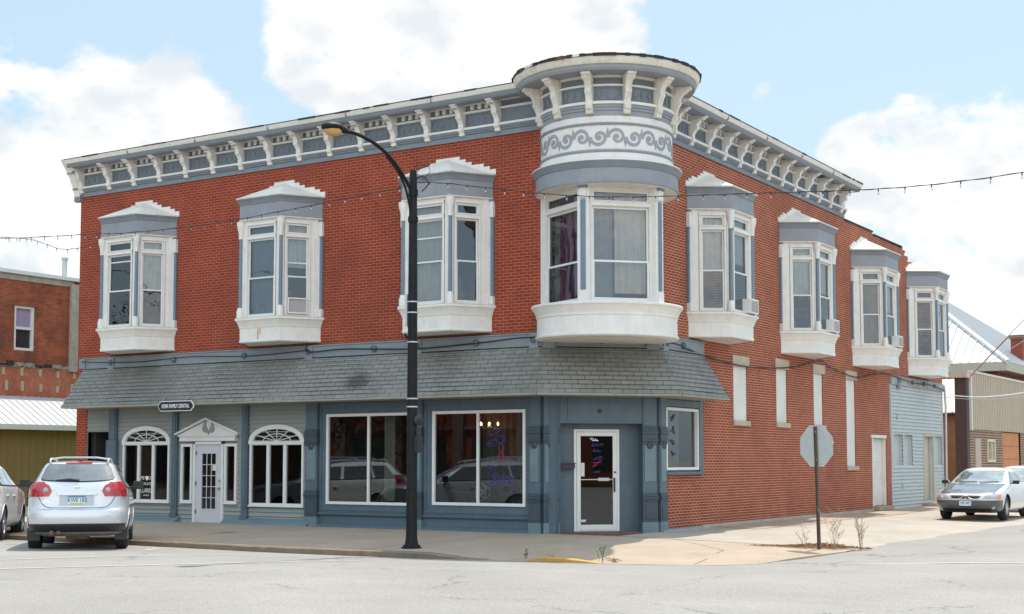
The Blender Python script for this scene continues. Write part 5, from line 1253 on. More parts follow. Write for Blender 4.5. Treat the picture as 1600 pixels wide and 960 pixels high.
weed(2.05,-4.45,.26,5,5,GREENW,'small green weed growing behind the yellow kerb', None, .10)
weed(2.3,-4.40,.08,14,6,STRAW,'low brown weed clump at the end of the yellow kerb', None, .25)
weed(1.2,-4.6,.12,6,7,STRAW,'tiny brown weed at the left end of the yellow kerb', None, .15)
q = MB(); rnd = random.Random(5)
for i in range(1500):
    t = max(0, min(1, rnd.gauss(.58,.24))); cx, cy = 3.1+t*2.0, -.62+t*.75+rnd.gauss(0,.05+.10*math.exp(-((t-.62)/.22)**2)); a = rnd.uniform(0,6.28); l = rnd.uniform(.04,.13); z = walk_z(cx,cy)+.01+rnd.random()*.07*math.exp(-((t-.62)/.25)**2)
    q.face([(cx,cy,z),(cx+l*math.cos(a),cy+l*math.sin(a),z+rnd.uniform(-.005,.03)),(cx+l*math.cos(a)+.008,cy+l*math.sin(a)+.008,z+.004)])
tag(q.build('dry_straw_litter', [STRAW], recalc=False), 'rust brown straw litter along the joint at the stop sign', 'litter', kind='stuff')

# ================================================================== CARS
class Body:
    def __init__(s, lev, a=5, b=9): s.lev = lev; s.a = a; s.b = b
    def par(s, z):
        L = s.lev
        if z <= L[0][0]: return L[0][1:]
        for p, q in zip(L, L[1:]):
            if z <= q[0]: t = (z-p[0])/(q[0]-p[0]); return tuple(x+(y-x)*t for x, y in zip(p[1:], q[1:]))
        return L[-1][1:]
    def pt(s, z, th, off=0):
        r, f, w = s.par(z); yc = (r+f)/2; Lh = (f-r)/2; c, sn = math.cos(th), math.sin(th)
        x = w*math.copysign(abs(c)**(2/s.a), c); y = yc+Lh*math.copysign(abs(sn)**(2/s.b), sn)
        return Vector((x, y, z))
    def ring(s, z, n): return [s.pt(z, 2*math.pi*(i+.5)/n) for i in range(n)]
    def arc(s, z, end):
        """dense polyline starting at the centre of the rear (end=-1) or front (end=1), going right(+x) ; returns [(s,pt)]"""
        key = (round(z,4), end); c = s.__dict__.setdefault('cache', {})
        if key in c: return c[key]
        out = []; acc = 0; prev = None
        for i in range(0, 260):
            th = (-math.pi/2 if end < 0 else math.pi/2)+(1 if end < 0 else -1)*(i/259)**1.0*math.pi*.999
            p = s.pt(z, th)
            if prev is not None: acc += (p-prev).length
            out.append((acc, p)); prev = p
        c[key] = out; return out
    def at(s, z, end, sv):
        sg = 1 if sv >= 0 else -1; sv = abs(sv); A = s.arc(z, end); lo, hi = 0, len(A)-1
        while hi-lo > 1:
            m = (lo+hi)//2
            if A[m][0] <= sv: lo = m
            else: hi = m
        t = (sv-A[lo][0])/max(1e-9, A[hi][0]-A[lo][0]); p = A[lo][1].lerp(A[hi][1], max(0, min(1, t))); return Vector((p.x*sg, p.y, p.z))
    def side(s, z, y, sg):
        r, f, w = s.par(z); yc = (r+f)/2; Lh = (f-r)/2; k = min(.9999, abs((y-yc)/Lh)); return Vector((sg*w*(1-k**s.b)**(1/s.a), y, z))
def patch(grid, off, thick=0.006):
    """grid of surface points -> slightly proud shell"""
    q = MB(); n, m = len(grid), len(grid[0]); V = [[None]*m for _ in range(n)]
    for i in range(n):
        for j in range(m):
            a = grid[min(i+1,n-1)][j]-grid[max(i-1,0)][j]; b = grid[i][min(j+1,m-1)]-grid[i][max(j-1,0)]; nn = a.cross(b)
            nn = nn.normalized() if nn.length > 1e-9 else Vector((0,0,1)); ce = Vector((0, grid[i][j].y*.8, .7))
            if nn.dot(grid[i][j]-ce) < 0: nn = -nn
            V[i][j] = nn
    for i in range(n-1):
        for j in range(m-1):
            q.face([grid[x][y]+V[x][y]*off for x, y in ((i,j),(i,j+1),(i+1,j+1),(i+1,j))])
    # skirt
    rim = [(0,j) for j in range(m)]+[(i,m-1) for i in range(1,n)]+[(n-1,j) for j in range(m-2,-1,-1)]+[(i,0) for i in range(n-2,0,-1)]
    for (a, b), (c, d) in zip(rim, rim[1:]+rim[:1]):
        q.face([grid[a][b]+V[a][b]*off, grid[c][d]+V[c][d]*off, grid[c][d]-V[c][d]*.01, grid[a][b]-V[a][b]*.01])
    return q
def gp(fn, z0, z1, nz, s0, s1, ns):
    """fn(z,s)->pt ; s0/s1 may be functions of z"""
    f0 = s0 if callable(s0) else (lambda z: s0); f1 = s1 if callable(s1) else (lambda z: s1)
    return [[fn(z0+(z1-z0)*i/nz, f0(z0+(z1-z0)*i/nz)+(f1(z0+(z1-z0)*i/nz)-f0(z0+(z1-z0)*i/nz))*j/ns) for j in range(ns+1)] for i in range(nz+1)]

def make_wheel(r, w, parent, x, y, sgn_):
    q = MB(); q.lathe((0,0,0), (1,0,0), [(-w/2,r*.62),(-w/2,r*.9),(-w/2+.02,r*.97),(-w/2+.04,r),(w/2-.04,r),(w/2-.02,r*.97),(w/2,r*.9),(w/2,r*.62)], 30)
    t = q.build('wheel', [RUBBER], parent, smooth=True); t.location = (x, y, r)
    q = MB(); o = sgn_*(w/2-.02)
    q.lathe((o,0,0), (sgn_,0,0), [(-.05,r*.66),(.012,r*.66),(.012,r*.60),(-.04,r*.56)], 30)
    for k in range(7):
        a = 2*math.pi*k/7; d = Vector((0,math.cos(a),math.sin(a))); e = Vector((0,-math.sin(a),math.cos(a)))
        c = Vector((o,0,0)); p = [c+d*.04-e*.03, c+d*.04+e*.03, c+d*(r*.62)+e*.035, c+d*(r*.62)-e*.035]
        q.extr([v+Vector((sgn_*.008,0,0)) for v in p], [v-Vector((sgn_*.02,0,0)) for v in p])
    q.lathe((o,0,0), (sgn_,0,0), [(-.02,.07),(.015,.065),(.02,.03),(.02,0)], 14); q.build('rim', [ALU], t, smooth=True)
    q = MB(); q.lathe((o*.55,0,0), (sgn_,0,0), [(0,r*.58),(.001,0)], 20); q.build('brake_disc', [PLAST], t)
def car_body(B, zs, n, paint, root, wheels, wr, top_z, low_z=None, roof_drop=0, crown=.03):
    q = MB()
    rings = [B.ring(z, n) for z in zs]
    for rg in rings: q.v += [tuple(p) for p in rg]
    for k in range(len(rings)-1):
        for j in range(n):
            q.f.append((k*n+j, k*n+(j+1) % n, (k+1)*n+(j+1) % n, (k+1)*n+j)); q.m.append(1 if (low_z and zs[k+1] <= low_z+1e-6) else 0)
    # roof cap with crown: shrink rings
    last = rings[-1]; c = sum(last, Vector())/n; base = (len(rings)-1)*n
    for t, dz in ((.75,crown*.5),(.4,crown*.9),(.02,crown)):
        b2 = len(q.v); q.v += [tuple(c+(p-c)*t+Vector((0,0,dz))) for p in last]
        for j in range(n): q.f.append((base+j, base+(j+1) % n, b2+(j+1) % n, b2+j)); q.m.append(0)
        base = b2
    q.f.append(tuple(base+j for j in range(n))); q.m.append(0)
    q.f.append(tuple(range(n))[::-1]); q.m.append(1)
    o = q.build('body', [paint, PLAST], root, smooth=True)
    cut = MB()
    for (x, y) in wheels: cut.lathe((x*.55, y, wr*.99), (1 if x > 0 else -1, 0, 0), [(0,0),(0,wr+.055),(.9,wr+.055),(.9,0)], 32)
    co = cut.build('cutter', [PLAST]); bpy.context.view_layer.update()
    bm = bmesh.new(); bm.from_mesh(co.data); bmesh.ops.remove_doubles(bm, verts=bm.verts, dist=.001); bmesh.ops.recalc_face_normals(bm, faces=bm.faces); bm.to_mesh(co.data); bm.free()
    bm = bmesh.new(); bm.from_mesh(o.data); bmesh.ops.remove_doubles(bm, verts=bm.verts, dist=.0005); bmesh.ops.recalc_face_normals(bm, faces=bm.faces); bm.to_mesh(o.data); bm.free()
    md = o.modifiers.new('b', 'BOOLEAN'); md.object = co; md.operation = 'DIFFERENCE'; md.solver = 'EXACT'; bpy.context.view_layer.update()
    me = bpy.data.meshes.new_from_object(o.evaluated_get(bpy.context.evaluated_depsgraph_get())); o.modifiers.clear(); old = o.data; o.data = me; bpy.data.objects.remove(co)
    me.materials.clear(); me.materials.append(paint); me.materials.append(PLAST)
    for p in me.polygons:
        for (x, y) in wheels:
            c = p.center
            if math.hypot(c.y-y, c.z-wr*.99) < wr+.054 and (c.x*x > 0) and abs(c.x) > abs(x)*.5: 
                if math.hypot(c.y-y, c.z-wr*.99) > wr+.03 or abs(abs(c.x)-abs(x)*.55) < .02: p.material_index = 1
        p.use_smooth = True
    try: me.set_sharp_from_angle(angle=R(35))
    except Exception: pass
    return o

def make_suv(paint, plate=None):
    root = empty('parked_car')
    # z, rear y, front y, half width
    lev = [(.24,-1.75,1.80,.72),(.30,-2.05,2.05,.82),(.36,-2.22,2.22,.865),(.44,-2.29,2.28,.885),(.55,-2.325,2.32,.90),(.66,-2.325,2.33,.90),(.72,-2.30,2.31,.898),(.745,-2.255,2.30,.896),(.80,-2.23,2.27,.895),(.92,-2.215,2.18,.893),(1.0,-2.205,2.05,.888),(1.05,-2.195,1.75,.88),(1.09,-2.185,1.25,.872),(1.13,-2.17,1.02,.850),(1.19,-2.14,.88,.815),(1.24,-2.105,.80,.775),(1.35,-2.00,.60,.722),(1.46,-1.885,.36,.672),(1.53,-1.80,.16,.635),(1.575,-1.72,-.02,.60),(1.60,-1.60,-.16,.55),(1.615,-1.42,-.32,.47)]
    B = Body(lev); zs = [l[0] for l in lev]
    wh = [(-.77,-1.35),(.77,-1.35),(-.77,1.34),(.77,1.34)]; wr = .345
    body = car_body(B, zs, 120, paint, root, wh, wr, 1.62, low_z=.36)
    rr = lambda z, s: B.at(z, -1, s); fr = lambda z, s: B.at(z, 1, s)
    # rear window, curved lower edge
    def rg(z0, z1, w0, w1, ns=20, nz=10, dip=0.03):
        G = []
        for i in range(nz+1):
            t = i/nz; w = w0+(w1-w0)*t; row = []
            if t > .85: w -= .05*((t-.85)/.15)**2
            if t < .15: w -= .06*((.15-t)/.15)**2
            for j in range(ns+1):
                s = -w+2*w*j/ns; z = z0+(z1-z0)*t+dip*(1-t)*(abs(s)/w)**2
                row.append(rr(z, s))
            G.append(row)
        return G
    gb = patch(rg(1.235,1.545,.665,.555), .012).build('rear_window', [RGLASS], root, smooth=True, recalc=False)
    patch(rg(1.222,1.556,.68,.566), .006).build('window_seal', [PLAST], root, smooth=True, recalc=False)
    q = MB(); q.tube([rr(1.25,.03)+Vector((0,-.02,0)), rr(1.275,-.12)+Vector((0,-.03,0)), rr(1.262,-.36)+Vector((0,-.022,0))], [.026,.022,.010], 6); q.tube([rr(1.262,.02)+Vector((0,-.022,.01)), rr(1.262,-.38)+Vector((0,-.018,-.008))], .013, 5); q.build('rear_wiper', [PLAST], root)
    patch(gp(rr, 1.562,1.59,2,-.23,.23,8), .012).build('brake_light', [REDL], root, recalc=False)
    # tail lights
    for s in (-1, 1):
        def lt(z, t):
            # outline tapers inward: inner tip mid height
            k = (z-.965)/(1.225-.965); inner = .43+.10*abs(k-.38)*1.4+(.05 if k > .8 else 0); outer = 1.02-.06*(k-.2)
            return rr(z, s*(inner+(outer-inner)*t))
        tl = patch([[lt(.965+.26*i/8, j/12) for j in range(13)] for i in range(9)], .014).build('tail_light', [REDL], root, smooth=True, recalc=False)
        c = rr(1.085, s*.54); q = MB(); q.lathe(c+Vector((0,-.012,0)), (s*.15,-1,0), [(-.02,.046),(.006,.044),(.012,.033),(.010,.015),(.014,0)], 18); q.build('reverse_lamp', [CLEARL], tl, smooth=True)
        q = MB()
        for zz in (1.03,1.075,1.12): q.tube([rr(zz, s*v)+Vector((s*.008,-.010,0)) for v in (.76,.82,.88,.94)], .003, 4)
        q.build('lens_rib', [mat('dark_red_line', (.25,.005,.01), .3, 0, 5)], tl)
    # tailgate seam
    q = MB(); seam = [rr(1.20,-.77), rr(1.05,-.735), rr(.94,-.66), rr(.84,-.60), rr(.78,-.53), rr(.762,-.44), rr(.76,0), rr(.762,.44), rr(.78,.53), rr(.84,.60), rr(.94,.66), rr(1.05,.735), rr(1.20,.77)]
    q.tube([p+Vector((0,-.001,0)) for p in seam], .0065, 5); q.tube([rr(1.0,v)+Vector((0,-.004,.015)) for v in (-.36,0,.36)], .005, 5); q.build('tailgate_seam', [PLAST], root)
    patch(gp(rr, .985,1.025,2,-.345,.345,8), .022).build('tailgate_handle', [paint], root, smooth=True, recalc=False)
    patch(gp(rr, .80,.985,4,-.30,.30,8), .003).build('plate_recess', [mat('shaded_silver', (.5,.52,.56), .5, 0, 5)], root, recalc=False)
    c = rr(.90, 0); P_ = lambda x, d, z: (x, c.y-.012-d, z)
    q = MB(); q.box(P_, -.153, .153, 0, .008, .82, .975, 0); q.box(P_, -.153, .153, .008, .0095, .945, .975, 1); q.box(P_, -.11, .13, .008, .0095, .823, .848, 2); pl = q.build('licence_plate', [PLATE, mat('plate_blue_band', (.1,.25,.35), .5, 0, 5), mat('plate_yellow', (.5,.55,.08), .5, 0, 5)], root)
    if plate: text('plate_lettering', plate, P_(.01,.0105,.897), (1,0,0), (0,0,1), .105, INK, pl, .0005, sx=.78)
    q = MB(); cb2 = rr(1.145, 0)+Vector((0,-.018,0)); q.tube([cb2+Vector((.042*math.cos(t*.3927),0,.042*math.sin(t*.3927))) for t in range(17)], .007, 6); q.box(lambda a,b,d: tuple(cb2+Vector((a,b,d))), -.055, .055, -.006, .004, -.009, .009); q.build('badge', [CHROME], root)
    q = MB()
    for i, wv in enumerate((.012,.01,.012,.01,.012)): pp = rr(.885, -.62+i*.03); q.box(lambda a,b,d: tuple(pp+Vector((a,b,d))), 0, wv, -.006, 0, -.008, .008)
    for i in range(8): pp = rr(.855, -.62+i*.022); q.box(lambda a,b,d: tuple(pp+Vector((a,b,d))), 0, .012, -.006, 0, -.007, .007)
    q.build('model_lettering', [CHROME], root)
    # lower black valance, exhaust
    patch(gp(rr, .335,.475,6,-1.0,1.0,24), .012).build('rear_valance', [PLAST], root, smooth=True, recalc=False)
    q = MB(); q.tube([(-.42,-2.0,.33),(-.42,-2.27,.32)], .04, 12); q.tube([(-.3,-2.0,.33),(-.30,-2.24,.32)], .035, 12); q.build('exhaust_pipe', [RUSTY], root)
    q = MB(); q.box(ID, -.5,.55,-2.0,-1.6,.25,.36); q.box(ID, -.2,.2,-1.9,-1.5,.2,.3); q.tube([(-.7,-1.35,.33),(.7,-1.35,.33)], .04, 8); q.build('underbody', [mat('rusty_underbody', (.12,.09,.07), .8, .4, 6)], root)
    # side windows, one shell each side
    for s in (-1, 1):
        sf = lambda z, y: B.side(z, y, s)
        def sg_(y0b, y0t, y1b, y1t, zb, zt): return gp(sf, zb, zt, 6, lambda z: y0b+(y0t-y0b)*(z-zb)/(zt-zb), lambda z: y1b+(y1t-y1b)*(z-zb)/(zt-zb), 8)
        for (a, b, c_, d, nm) in ((-1.85,-1.60,-1.28,-1.20,'quarter_window'),(-1.20,-1.15,-.38,-.42,'side_window'),(-.28,-.33,.62,.08,'side_window')):
            patch(sg_(a,b,c_,d,1.15,1.50), .008).build(nm, [CGLASS], root, smooth=True, recalc=False)
        patch(gp(sf, 1.125,1.145,1,-1.95,.75,20), .008).build('belt_moulding', [PLAST], root, recalc=False)
        # wheel arch lips + mud flaps
        for (x, y) in wh:
            if x*s < 0: continue
            q = MB(); q.tube([sf(max(.27,min(1.0,wr+(wr+.062)*math.sin(t))), y+(wr+.062)*math.cos(t)) for t in [math.pi*(-.02+1.04*k/16) for k in range(17)]], .010, 5); q.build('wheel_arch_trim', [paint], root)
        q = MB(); q.box(ID, s*.66 if s > 0 else -.88, s*.88 if s > 0 else -.66, -1.77, -1.74, .17, .40); q.build('mud_flap', [PLAST], root)
        q = MB(); q.tube([sf(.95,.62), sf(.95,.4)], .006, 5)
        for yy in (.62,-.33,-1.25): q.tube([sf(1.12,yy), sf(.8,yy+.02), sf(.42,yy+.02 if yy > -1 else yy+.1)], .004, 4)
        q.build('door_seam', [PLAST], root)
        for yy in (-.12,-1.02): q = MB(); q.box(lambda a,b,d: tuple(sf(.93,yy)+Vector((s*a,b,d))), -.005, .03, -.08, .08, -.015, .015); q.build('door_handle', [paint], root, bevel=.01)
        q = MB(); mc = sf(1.15,.62); q.tube([mc, mc+Vector((s*.1,0,.02))], .02, 6); 
        vs = lambda a,b,d: tuple(mc+Vector((s*(.08+a),b,d))); q.box(vs, 0, .2, -.06, .09, -.03, .13); q.build('wing_mirror', [PLAST], root, bevel=.03)
        # roof rail
        q = MB(); pts = [(s*.51,-1.70,1.575),(s*.51,-1.62,1.655),(s*.51,-1.2,1.675),(s*.51,-.6,1.68),(s*.51,-.1,1.655),(s*.51,.02,1.60)]; q.tube(crv(pts,5), .018, 8); q.build('roof_rail', [GALV], root, smooth=True)
        # headlight
        patch(gp(fr, .82,.98,4,lambda z: s*.50,lambda z: s*.98,8), .012).build('headlight', [CLEARL], root, smooth=True, recalc=False)
    q = MB(); q.tube([(-.51,-1.62,1.655),(-.3,-1.63,1.685),(.3,-1.63,1.685),(.51,-1.62,1.655)], .016, 8); q.build('cross_bar', [GALV], root, smooth=True)
    q = MB(); q.tube([(0,-1.5,1.62),(0,-1.62,1.70)], .006, 5); q.lathe((0,-1.48,1.62), (0,0,1), [(0,.03),(.03,.02),(.04,0)], 8); q.build('antenna', [PLAST], root)
    patch(gp(fr, 1.14,1.50,8,lambda z: -.70+.1*(z-1.14)/.36,lambda z: .70-.1*(z-1.14)/.36,16), .008).build('windscreen', [CGLASS], root, smooth=True, recalc=False)
    patch(gp(fr, .62,.80,3,-.40,.40,8), .012).build('grille', [PLAST], root, smooth=True, recalc=False)
    patch(gp(fr, .32,.50,3,-.70,.70,8), .012).build('front_valance', [PLAST], root, smooth=True, recalc=False)
    for (x, y) in wh: make_wheel(wr, .225, root, x+(.0 if x > 0 else 0), y, 1 if x > 0 else -1)
    return root

def make_sedan():
    root = empty('parked_car')
    lev = [(.20,-1.9,1.85,.72),(.26,-2.15,2.15,.82),(.34,-2.30,2.30,.86),(.45,-2.35,2.36,.88),(.56,-2.36,2.37,.885),(.64,-2.35,2.345,.885),(.70,-2.33,2.27,.88),(.76,-2.31,2.12,.872),(.82,-2.29,1.85,.865),(.88,-2.27,1.45,.855),(.92,-2.22,1.18,.845),(.955,-2.0,1.02,.83),(1.0,-1.78,.90,.80),(1.08,-1.62,.72,.755),(1.17,-1.46,.50,.70),(1.26,-1.25,.26,.645),(1.32,-1.05,.06,.60),(1.355,-.85,-.10,.55),(1.375,-.7,-.25,.47)]
    B = Body(lev, 4.6, 8); zs = [l[0] for l in lev]; wh = [(-.75,-1.36),(.75,-1.36),(-.75,1.36),(.75,1.36)]; wr = .325
    car_body(B, zs, 112, PONTI, root, wh, wr, 1.38, low_z=.26, crown=.025)
    fr = lambda z, s: B.at(z, 1, s); rr = lambda z, s: B.at(z, -1, s)
    patch(gp(fr, .99,1.31,8,lambda z: -.66+.10*(z-.99)/.32,lambda z: .66-.10*(z-.99)/.32,16), .008).build('windscreen', [WGLASS], root, smooth=True, recalc=False)
    patch(gp(rr, 1.0,1.30,8,lambda z: -.60+.10*(z-1.0)/.3,lambda z: .60-.10*(z-1.0)/.3,12), .008).build('rear_window', [CGLASS], root, smooth=True, recalc=False)
    patch(gp(fr, .715,.965,12,lambda z: -.74-.03*(z-.715)/.25,lambda z: .74+.03*(z-.715)/.25,20), .007).build('hood', [HOODD], root, smooth=True, recalc=False)
    # dark lower fascia
    patch(gp(fr, .22,.545,8,-1.12,1.12,30), .012).build('front_bumper', [mat('charcoal_bumper', (.07,.075,.085), .35, .05, 5, coat=.6)], root, smooth=True, recalc=False)
    patch(gp(fr, .26,.34,3,-.62,.62,10), .018).build('lower_intake', [PLAST], root, smooth=True, recalc=False)
    patch(gp(fr, .545,.568,1,-.95,.95,24), .018).build('bumper_lip', [PONTI], root, smooth=True, recalc=False)
    for s in (-1, 1):
        def hl(z, t):
            k = (z-.572)/(.70-.572); return fr(z, s*(.44+.08*k+(1.0-.44-.08*k)*t))
        h = patch([[hl(.572+.128*i/5, j/10) for j in range(11)] for i in range(6)], .012).build('headlight', [CLEARL], root, smooth=True, recalc=False)
        patch([[hl(.577+.118*i/4, .72+.28*j/4) for j in range(5)] for i in range(5)], .016).build('turn_signal', [ORANGEL], h, smooth=True, recalc=False)
        q = MB(); c = fr(.635, s*.60); q.lathe(c+Vector((0,.006,0)), (0,1,.1), [(-.02,.035),(.012,.033),(.005,.02),(.008,0)], 12); q.build('reflector_bowl', [CHROME], h, smooth=True)
        # twin nostril grille
        def gr(z, t): k = (z-.58)/(.085); return fr(z, s*(.03+(.33-.03+.06*k)*t))
        patch([[gr(.58+.085*i/3, j/8) for j in range(9)] for i in range(4)], .014).build('grille', [PLAST], root, smooth=True, recalc=False)
        q = MB(); q.tube([fr(.668,s*.04)+Vector((0,.016,0)), fr(.60,s*.10)+Vector((0,.018,0)), fr(.575,s*.22)+Vector((0,.018,0)), fr(.585,s*.34)+Vector((0,.016,0)), fr(.675,s*.43)+Vector((0,.012,0))], .011, 6); q.build('grille_trim', [PONTI], root, smooth=True)
        q = MB(); c = fr(.36, s*.70); q.lathe(c+Vector((0,.004,0)), (s*.15,1,0), [(-.01,.05),(.014,.046),(.01,.03),(.014,0)], 12); q.build('fog_lamp', [CLEARL], root, smooth=True)
        sf = lambda z, y: B.side(z, y, s)
        for (a, b, c_, d, nm) in ((-1.45,-1.02,-.62,-.60,'quarter_window'),(-.54,-.54,.66,.02,'side_window')):
            patch(gp(sf, .985,1.28,6,lambda z: a+(b-a)*(z-.985)/.295,lambda z: c_+(d-c_)*(z-.985)/.295,8), .008).build(nm, [CGLASS], root, smooth=True, recalc=False)
        q = MB(); mc = sf(.97,.62); q.tube([mc, mc+Vector((s*.1,0,.02))], .02, 6); q.box(lambda a,b,d: tuple(mc+Vector((s*(.07+a),b,d))), 0, .16, -.05, .06, -.015, .085); q.build('wing_mirror', [PLAST], root, bevel=.03)
        q = MB()
        for yy in (.75,-.60): q.tube([sf(.95,yy), sf(.7,yy+.02), sf(.34,yy+.02)], .004, 4)
        q.build('door_seam', [PLAST], root)
        patch(gp(sf, .50,.56,1,-.85,.9,10), .012).build('side_moulding', [PONTI], root, smooth=True, recalc=False)
        patch(gp(rr, .70,.86,3,lambda z: s*.35,lambda z: s*.92,8), .012).build('tail_light', [REDL], root, smooth=True, recalc=False)
    q = MB(); q.tube([fr(.985,-.05)+Vector((0,.02,.02)), fr(1.0,-.55)+Vector((0,.01,.02))], .010, 5); q.tube([fr(.985,.50)+Vector((0,.02,.02)), fr(1.0,.02)+Vector((0,.01,.02))], .010, 5); q.build('windscreen_wiper', [PLAST], root)
    c = fr(.48, 0); P_ = lambda x, d, z: (-x, c.y+.02+d, z)
    q = MB(); q.box(P_, -.153, .153, 0, .008, .40, .555, 0); q.box(P_, -.153, .153, .008, .0095, .53, .555, 1); pl = q.build('licence_plate', [PLATE, MATS['plate_blue_band']], root)
    text('plate_lettering', 'VEE 405', P_(0,.0105,.47), (-1,0,0), (0,0,1), .10, INK, pl, .0005, sx=.78)
    q = MB(); e = fr(.63, 0)+Vector((0,.02,0)); ar = [(0,-.05),(.03,.0),(.03,.035),(0,.02),(-.03,.035),(-.03,0)]; q.extr([tuple(e+Vector((x,0,z))) for x,z in ar], [tuple(e+Vector((x,.006,z))) for x,z in ar]); q.build('badge', [mat('badge_red', (.35,.02,.03), .3, 0, 5)], root)
    for (x, y) in wh: make_wheel(wr, .21, root, x, y, 1 if x > 0 else -1)
    return root

suv = make_suv(SILVER, 'KWE 182')
HD = R(-46)       # heading azimuth from +Y towards +X
def place(o, rear_right, hd, zr, zf, wheel=(.86,-1.35)):
    """put the outer rear right tyre at a ground point"""
    d = Vector((math.sin(hd), math.cos(hd), 0)); r = Vector((d.y, -d.x, 0)); c = Vector((rear_right[0], rear_right[1], 0))-r*wheel[0]-d*wheel[1]
    pitch_ = math.atan2(zf-zr, 2.7); o.location = (c.x, c.y, (zr+zf)/2); o.rotation_euler = (pitch_, 0, -hd)
place(suv, (-6.75,-6.86), HD, .035, -.045)
tag(suv, 'silver crossover seen from behind, angle parked in front of the dental office', 'car')
sedan = make_sedan()
place(sedan, (0,0), R(180), .09, .09); sedan.location = (3.68,14.9,.075); sedan.rotation_euler = (0,0,R(180+1))
tag(sedan, 'pale silver car with charcoal front bumper facing the camera beside the siding', 'car')
index_children()
def recolor(o, frm, to):
    for c in [o]+[x for x in bpy.data.objects if x.parent == o]:
        if c.type == 'MESH' and any(s_.material is frm for s_ in c.material_slots):
            c.data = c.data.copy()
            for i, m_ in enumerate(c.data.materials):
                if m_ is frm: c.data.materials[i] = to
s2 = copy_tree(suv); place(s2, (-11.06,-6.30), R(-44), .02, -.05); tag(s2, 'white crossover cut off by the left edge, parked beside the silver one', 'car'); recolor(s2, SILVER, PEARL)
s3 = copy_tree(suv); s3.location = (-11.1,-12.4,.1); s3.rotation_euler = (0,0,R(90)); tag(s3, 'silver grey crossover out in the street, mirrored in the right salon window', 'car'); 
s4 = copy_tree(suv); s4.location = (-17.0,-13.2,.1); s4.rotation_euler = (0,0,R(-90)); tag(s4, 'dark lilac crossover out in the street, mirrored in the left salon window', 'car'); recolor(s4, SILVER, LILAC); recolor(s3, SILVER, mat('grey_silver_paint', (.4,.41,.46), .3, 0, 3, metal=.4, coat=1))
s5 = copy_tree(sedan); s5.location = (3.15,21.9,.1); s5.rotation_euler = (0,0,R(180+3)); tag(s5, 'pale car parked behind the silver two door car at the right edge', 'car')
for s_ in (s2, s3, s4, s5):
    for c in [x for x in bpy.data.objects if x.parent is s_ and x.name.startswith('licence_plate')]:
        for g_ in [x for x in bpy.data.objects if x.parent is c]: bpy.data.objects.remove(g_)

# ================================================================== LEFT NEIGHBOUR
NB = tag(empty('neighbour_building', (-28,10,0)), 'old weathered orange brick building beyond the left side lot, with white roof edge', 'building')
PN = lambda u, d, z: (d, u-10, z)
mb = MB(); wall_quads(mb, PN, -6, 12, 5.15, 8.4, [(7.02,7.88,5.6,7.2)], .2)
mb.face([PN(-6,0,5.0),PN(-6,-12,5.0),PN(-6,-12,8.4),PN(-6,0,8.4)]); mb.face([PN(-6,0,0),PN(-6,-12,0),PN(-6,-12,5.0),PN(-6,0,5.0)]); mb.face([PN(12,0,0),PN(12,-12,0),PN(12,-12,8.2),PN(12,0,8.2)]); mb.build('upper_wall', [BRICK_N], NB, recalc=False)
mb = MB(); wall_quads(mb, PN, -6, 12, 0, 5.02, []); mb.build('lower_wall', [PLASTER_N], NB, recalc=False)
mb = MB()
rnd = random.Random(8); mb.box(PN, -6, 12, -.05, .02, 4.99, 5.12)
for i in range(44): y = -6+i*.41; mb.box(PN, y, y+rnd.uniform(.25,.42), 0, rnd.uniform(.03,.12), 5.03-.0*i, 5.03+rnd.uniform(.07,.2), rnd.choice((0,0,1)))
mb.build('broken_ledge', [mat('rough_ledge', (.3,.27,.22), .95, .5, 8), TAR], NB)
for i in range(5):
    for z in (4.15,4.7):
        q = MB(); y = 6.6+i*.75+rnd.uniform(-.1,.1); q.box(PN, y, y+.12, 0, .02, z, z+rnd.uniform(.2,.35)); q.build('mortar_patch', [STONE], NB)
mb = MB(); mb.box(PN, -6, 12, -.3, .12, 8.32, 8.45); mb.box(PN, -6, 9.6, -.2, .03, 8.1, 8.32, 1); mb.build('roof_edge', [VINYL, mat('stained_render', (.38,.33,.27), .9, .3, 4)], NB)
mb = MB(); mb.box(PN, 9.45, 9.95, -.1, .12, 4.95, 8.2); mb.build('rendered_pilaster', [mat('stained_render', (.38,.33,.27), .9, .3, 4)], NB)
q = MB(); frame_rect(q, PN, 7.02, 7.88, 5.6, 7.2, .09, -.12, -.02, 0, rails=(6.4,)); wn_ = q.build('window', [VINYL], NB)
q = MB(); q.box(PN, 7.1, 7.8, -.14, -.12, 6.42, 7.12, 0); q.box(PN, 7.1, 7.8, -.14, -.12, 5.68, 6.4, 1); q.build('pane', [mat('lilac_film', (.36,.27,.40), .3, .1, 3), mat('dark_pane', (.04,.04,.045), .15, .1, 3)], wn_)
q = MB(); pts = [(7.45+.55*math.cos(t), 7.2+.16*math.sin(t)) for t in [math.pi*k/10 for k in range(11)]]; q.extr([PN(a,-.05,b) for a,b in pts], [PN(a,.03,b) for a,b in pts]); q.build('window_arch', [BRICK_N], wn_)
q = MB(); q.lathe(PN(9.6,-.5,8.4), (0,0,1), [(0,.09),(.75,.09),(.76,.12),(.85,.12),(.85,0)], 12); q.build('roof_vent', [GALV], NB)
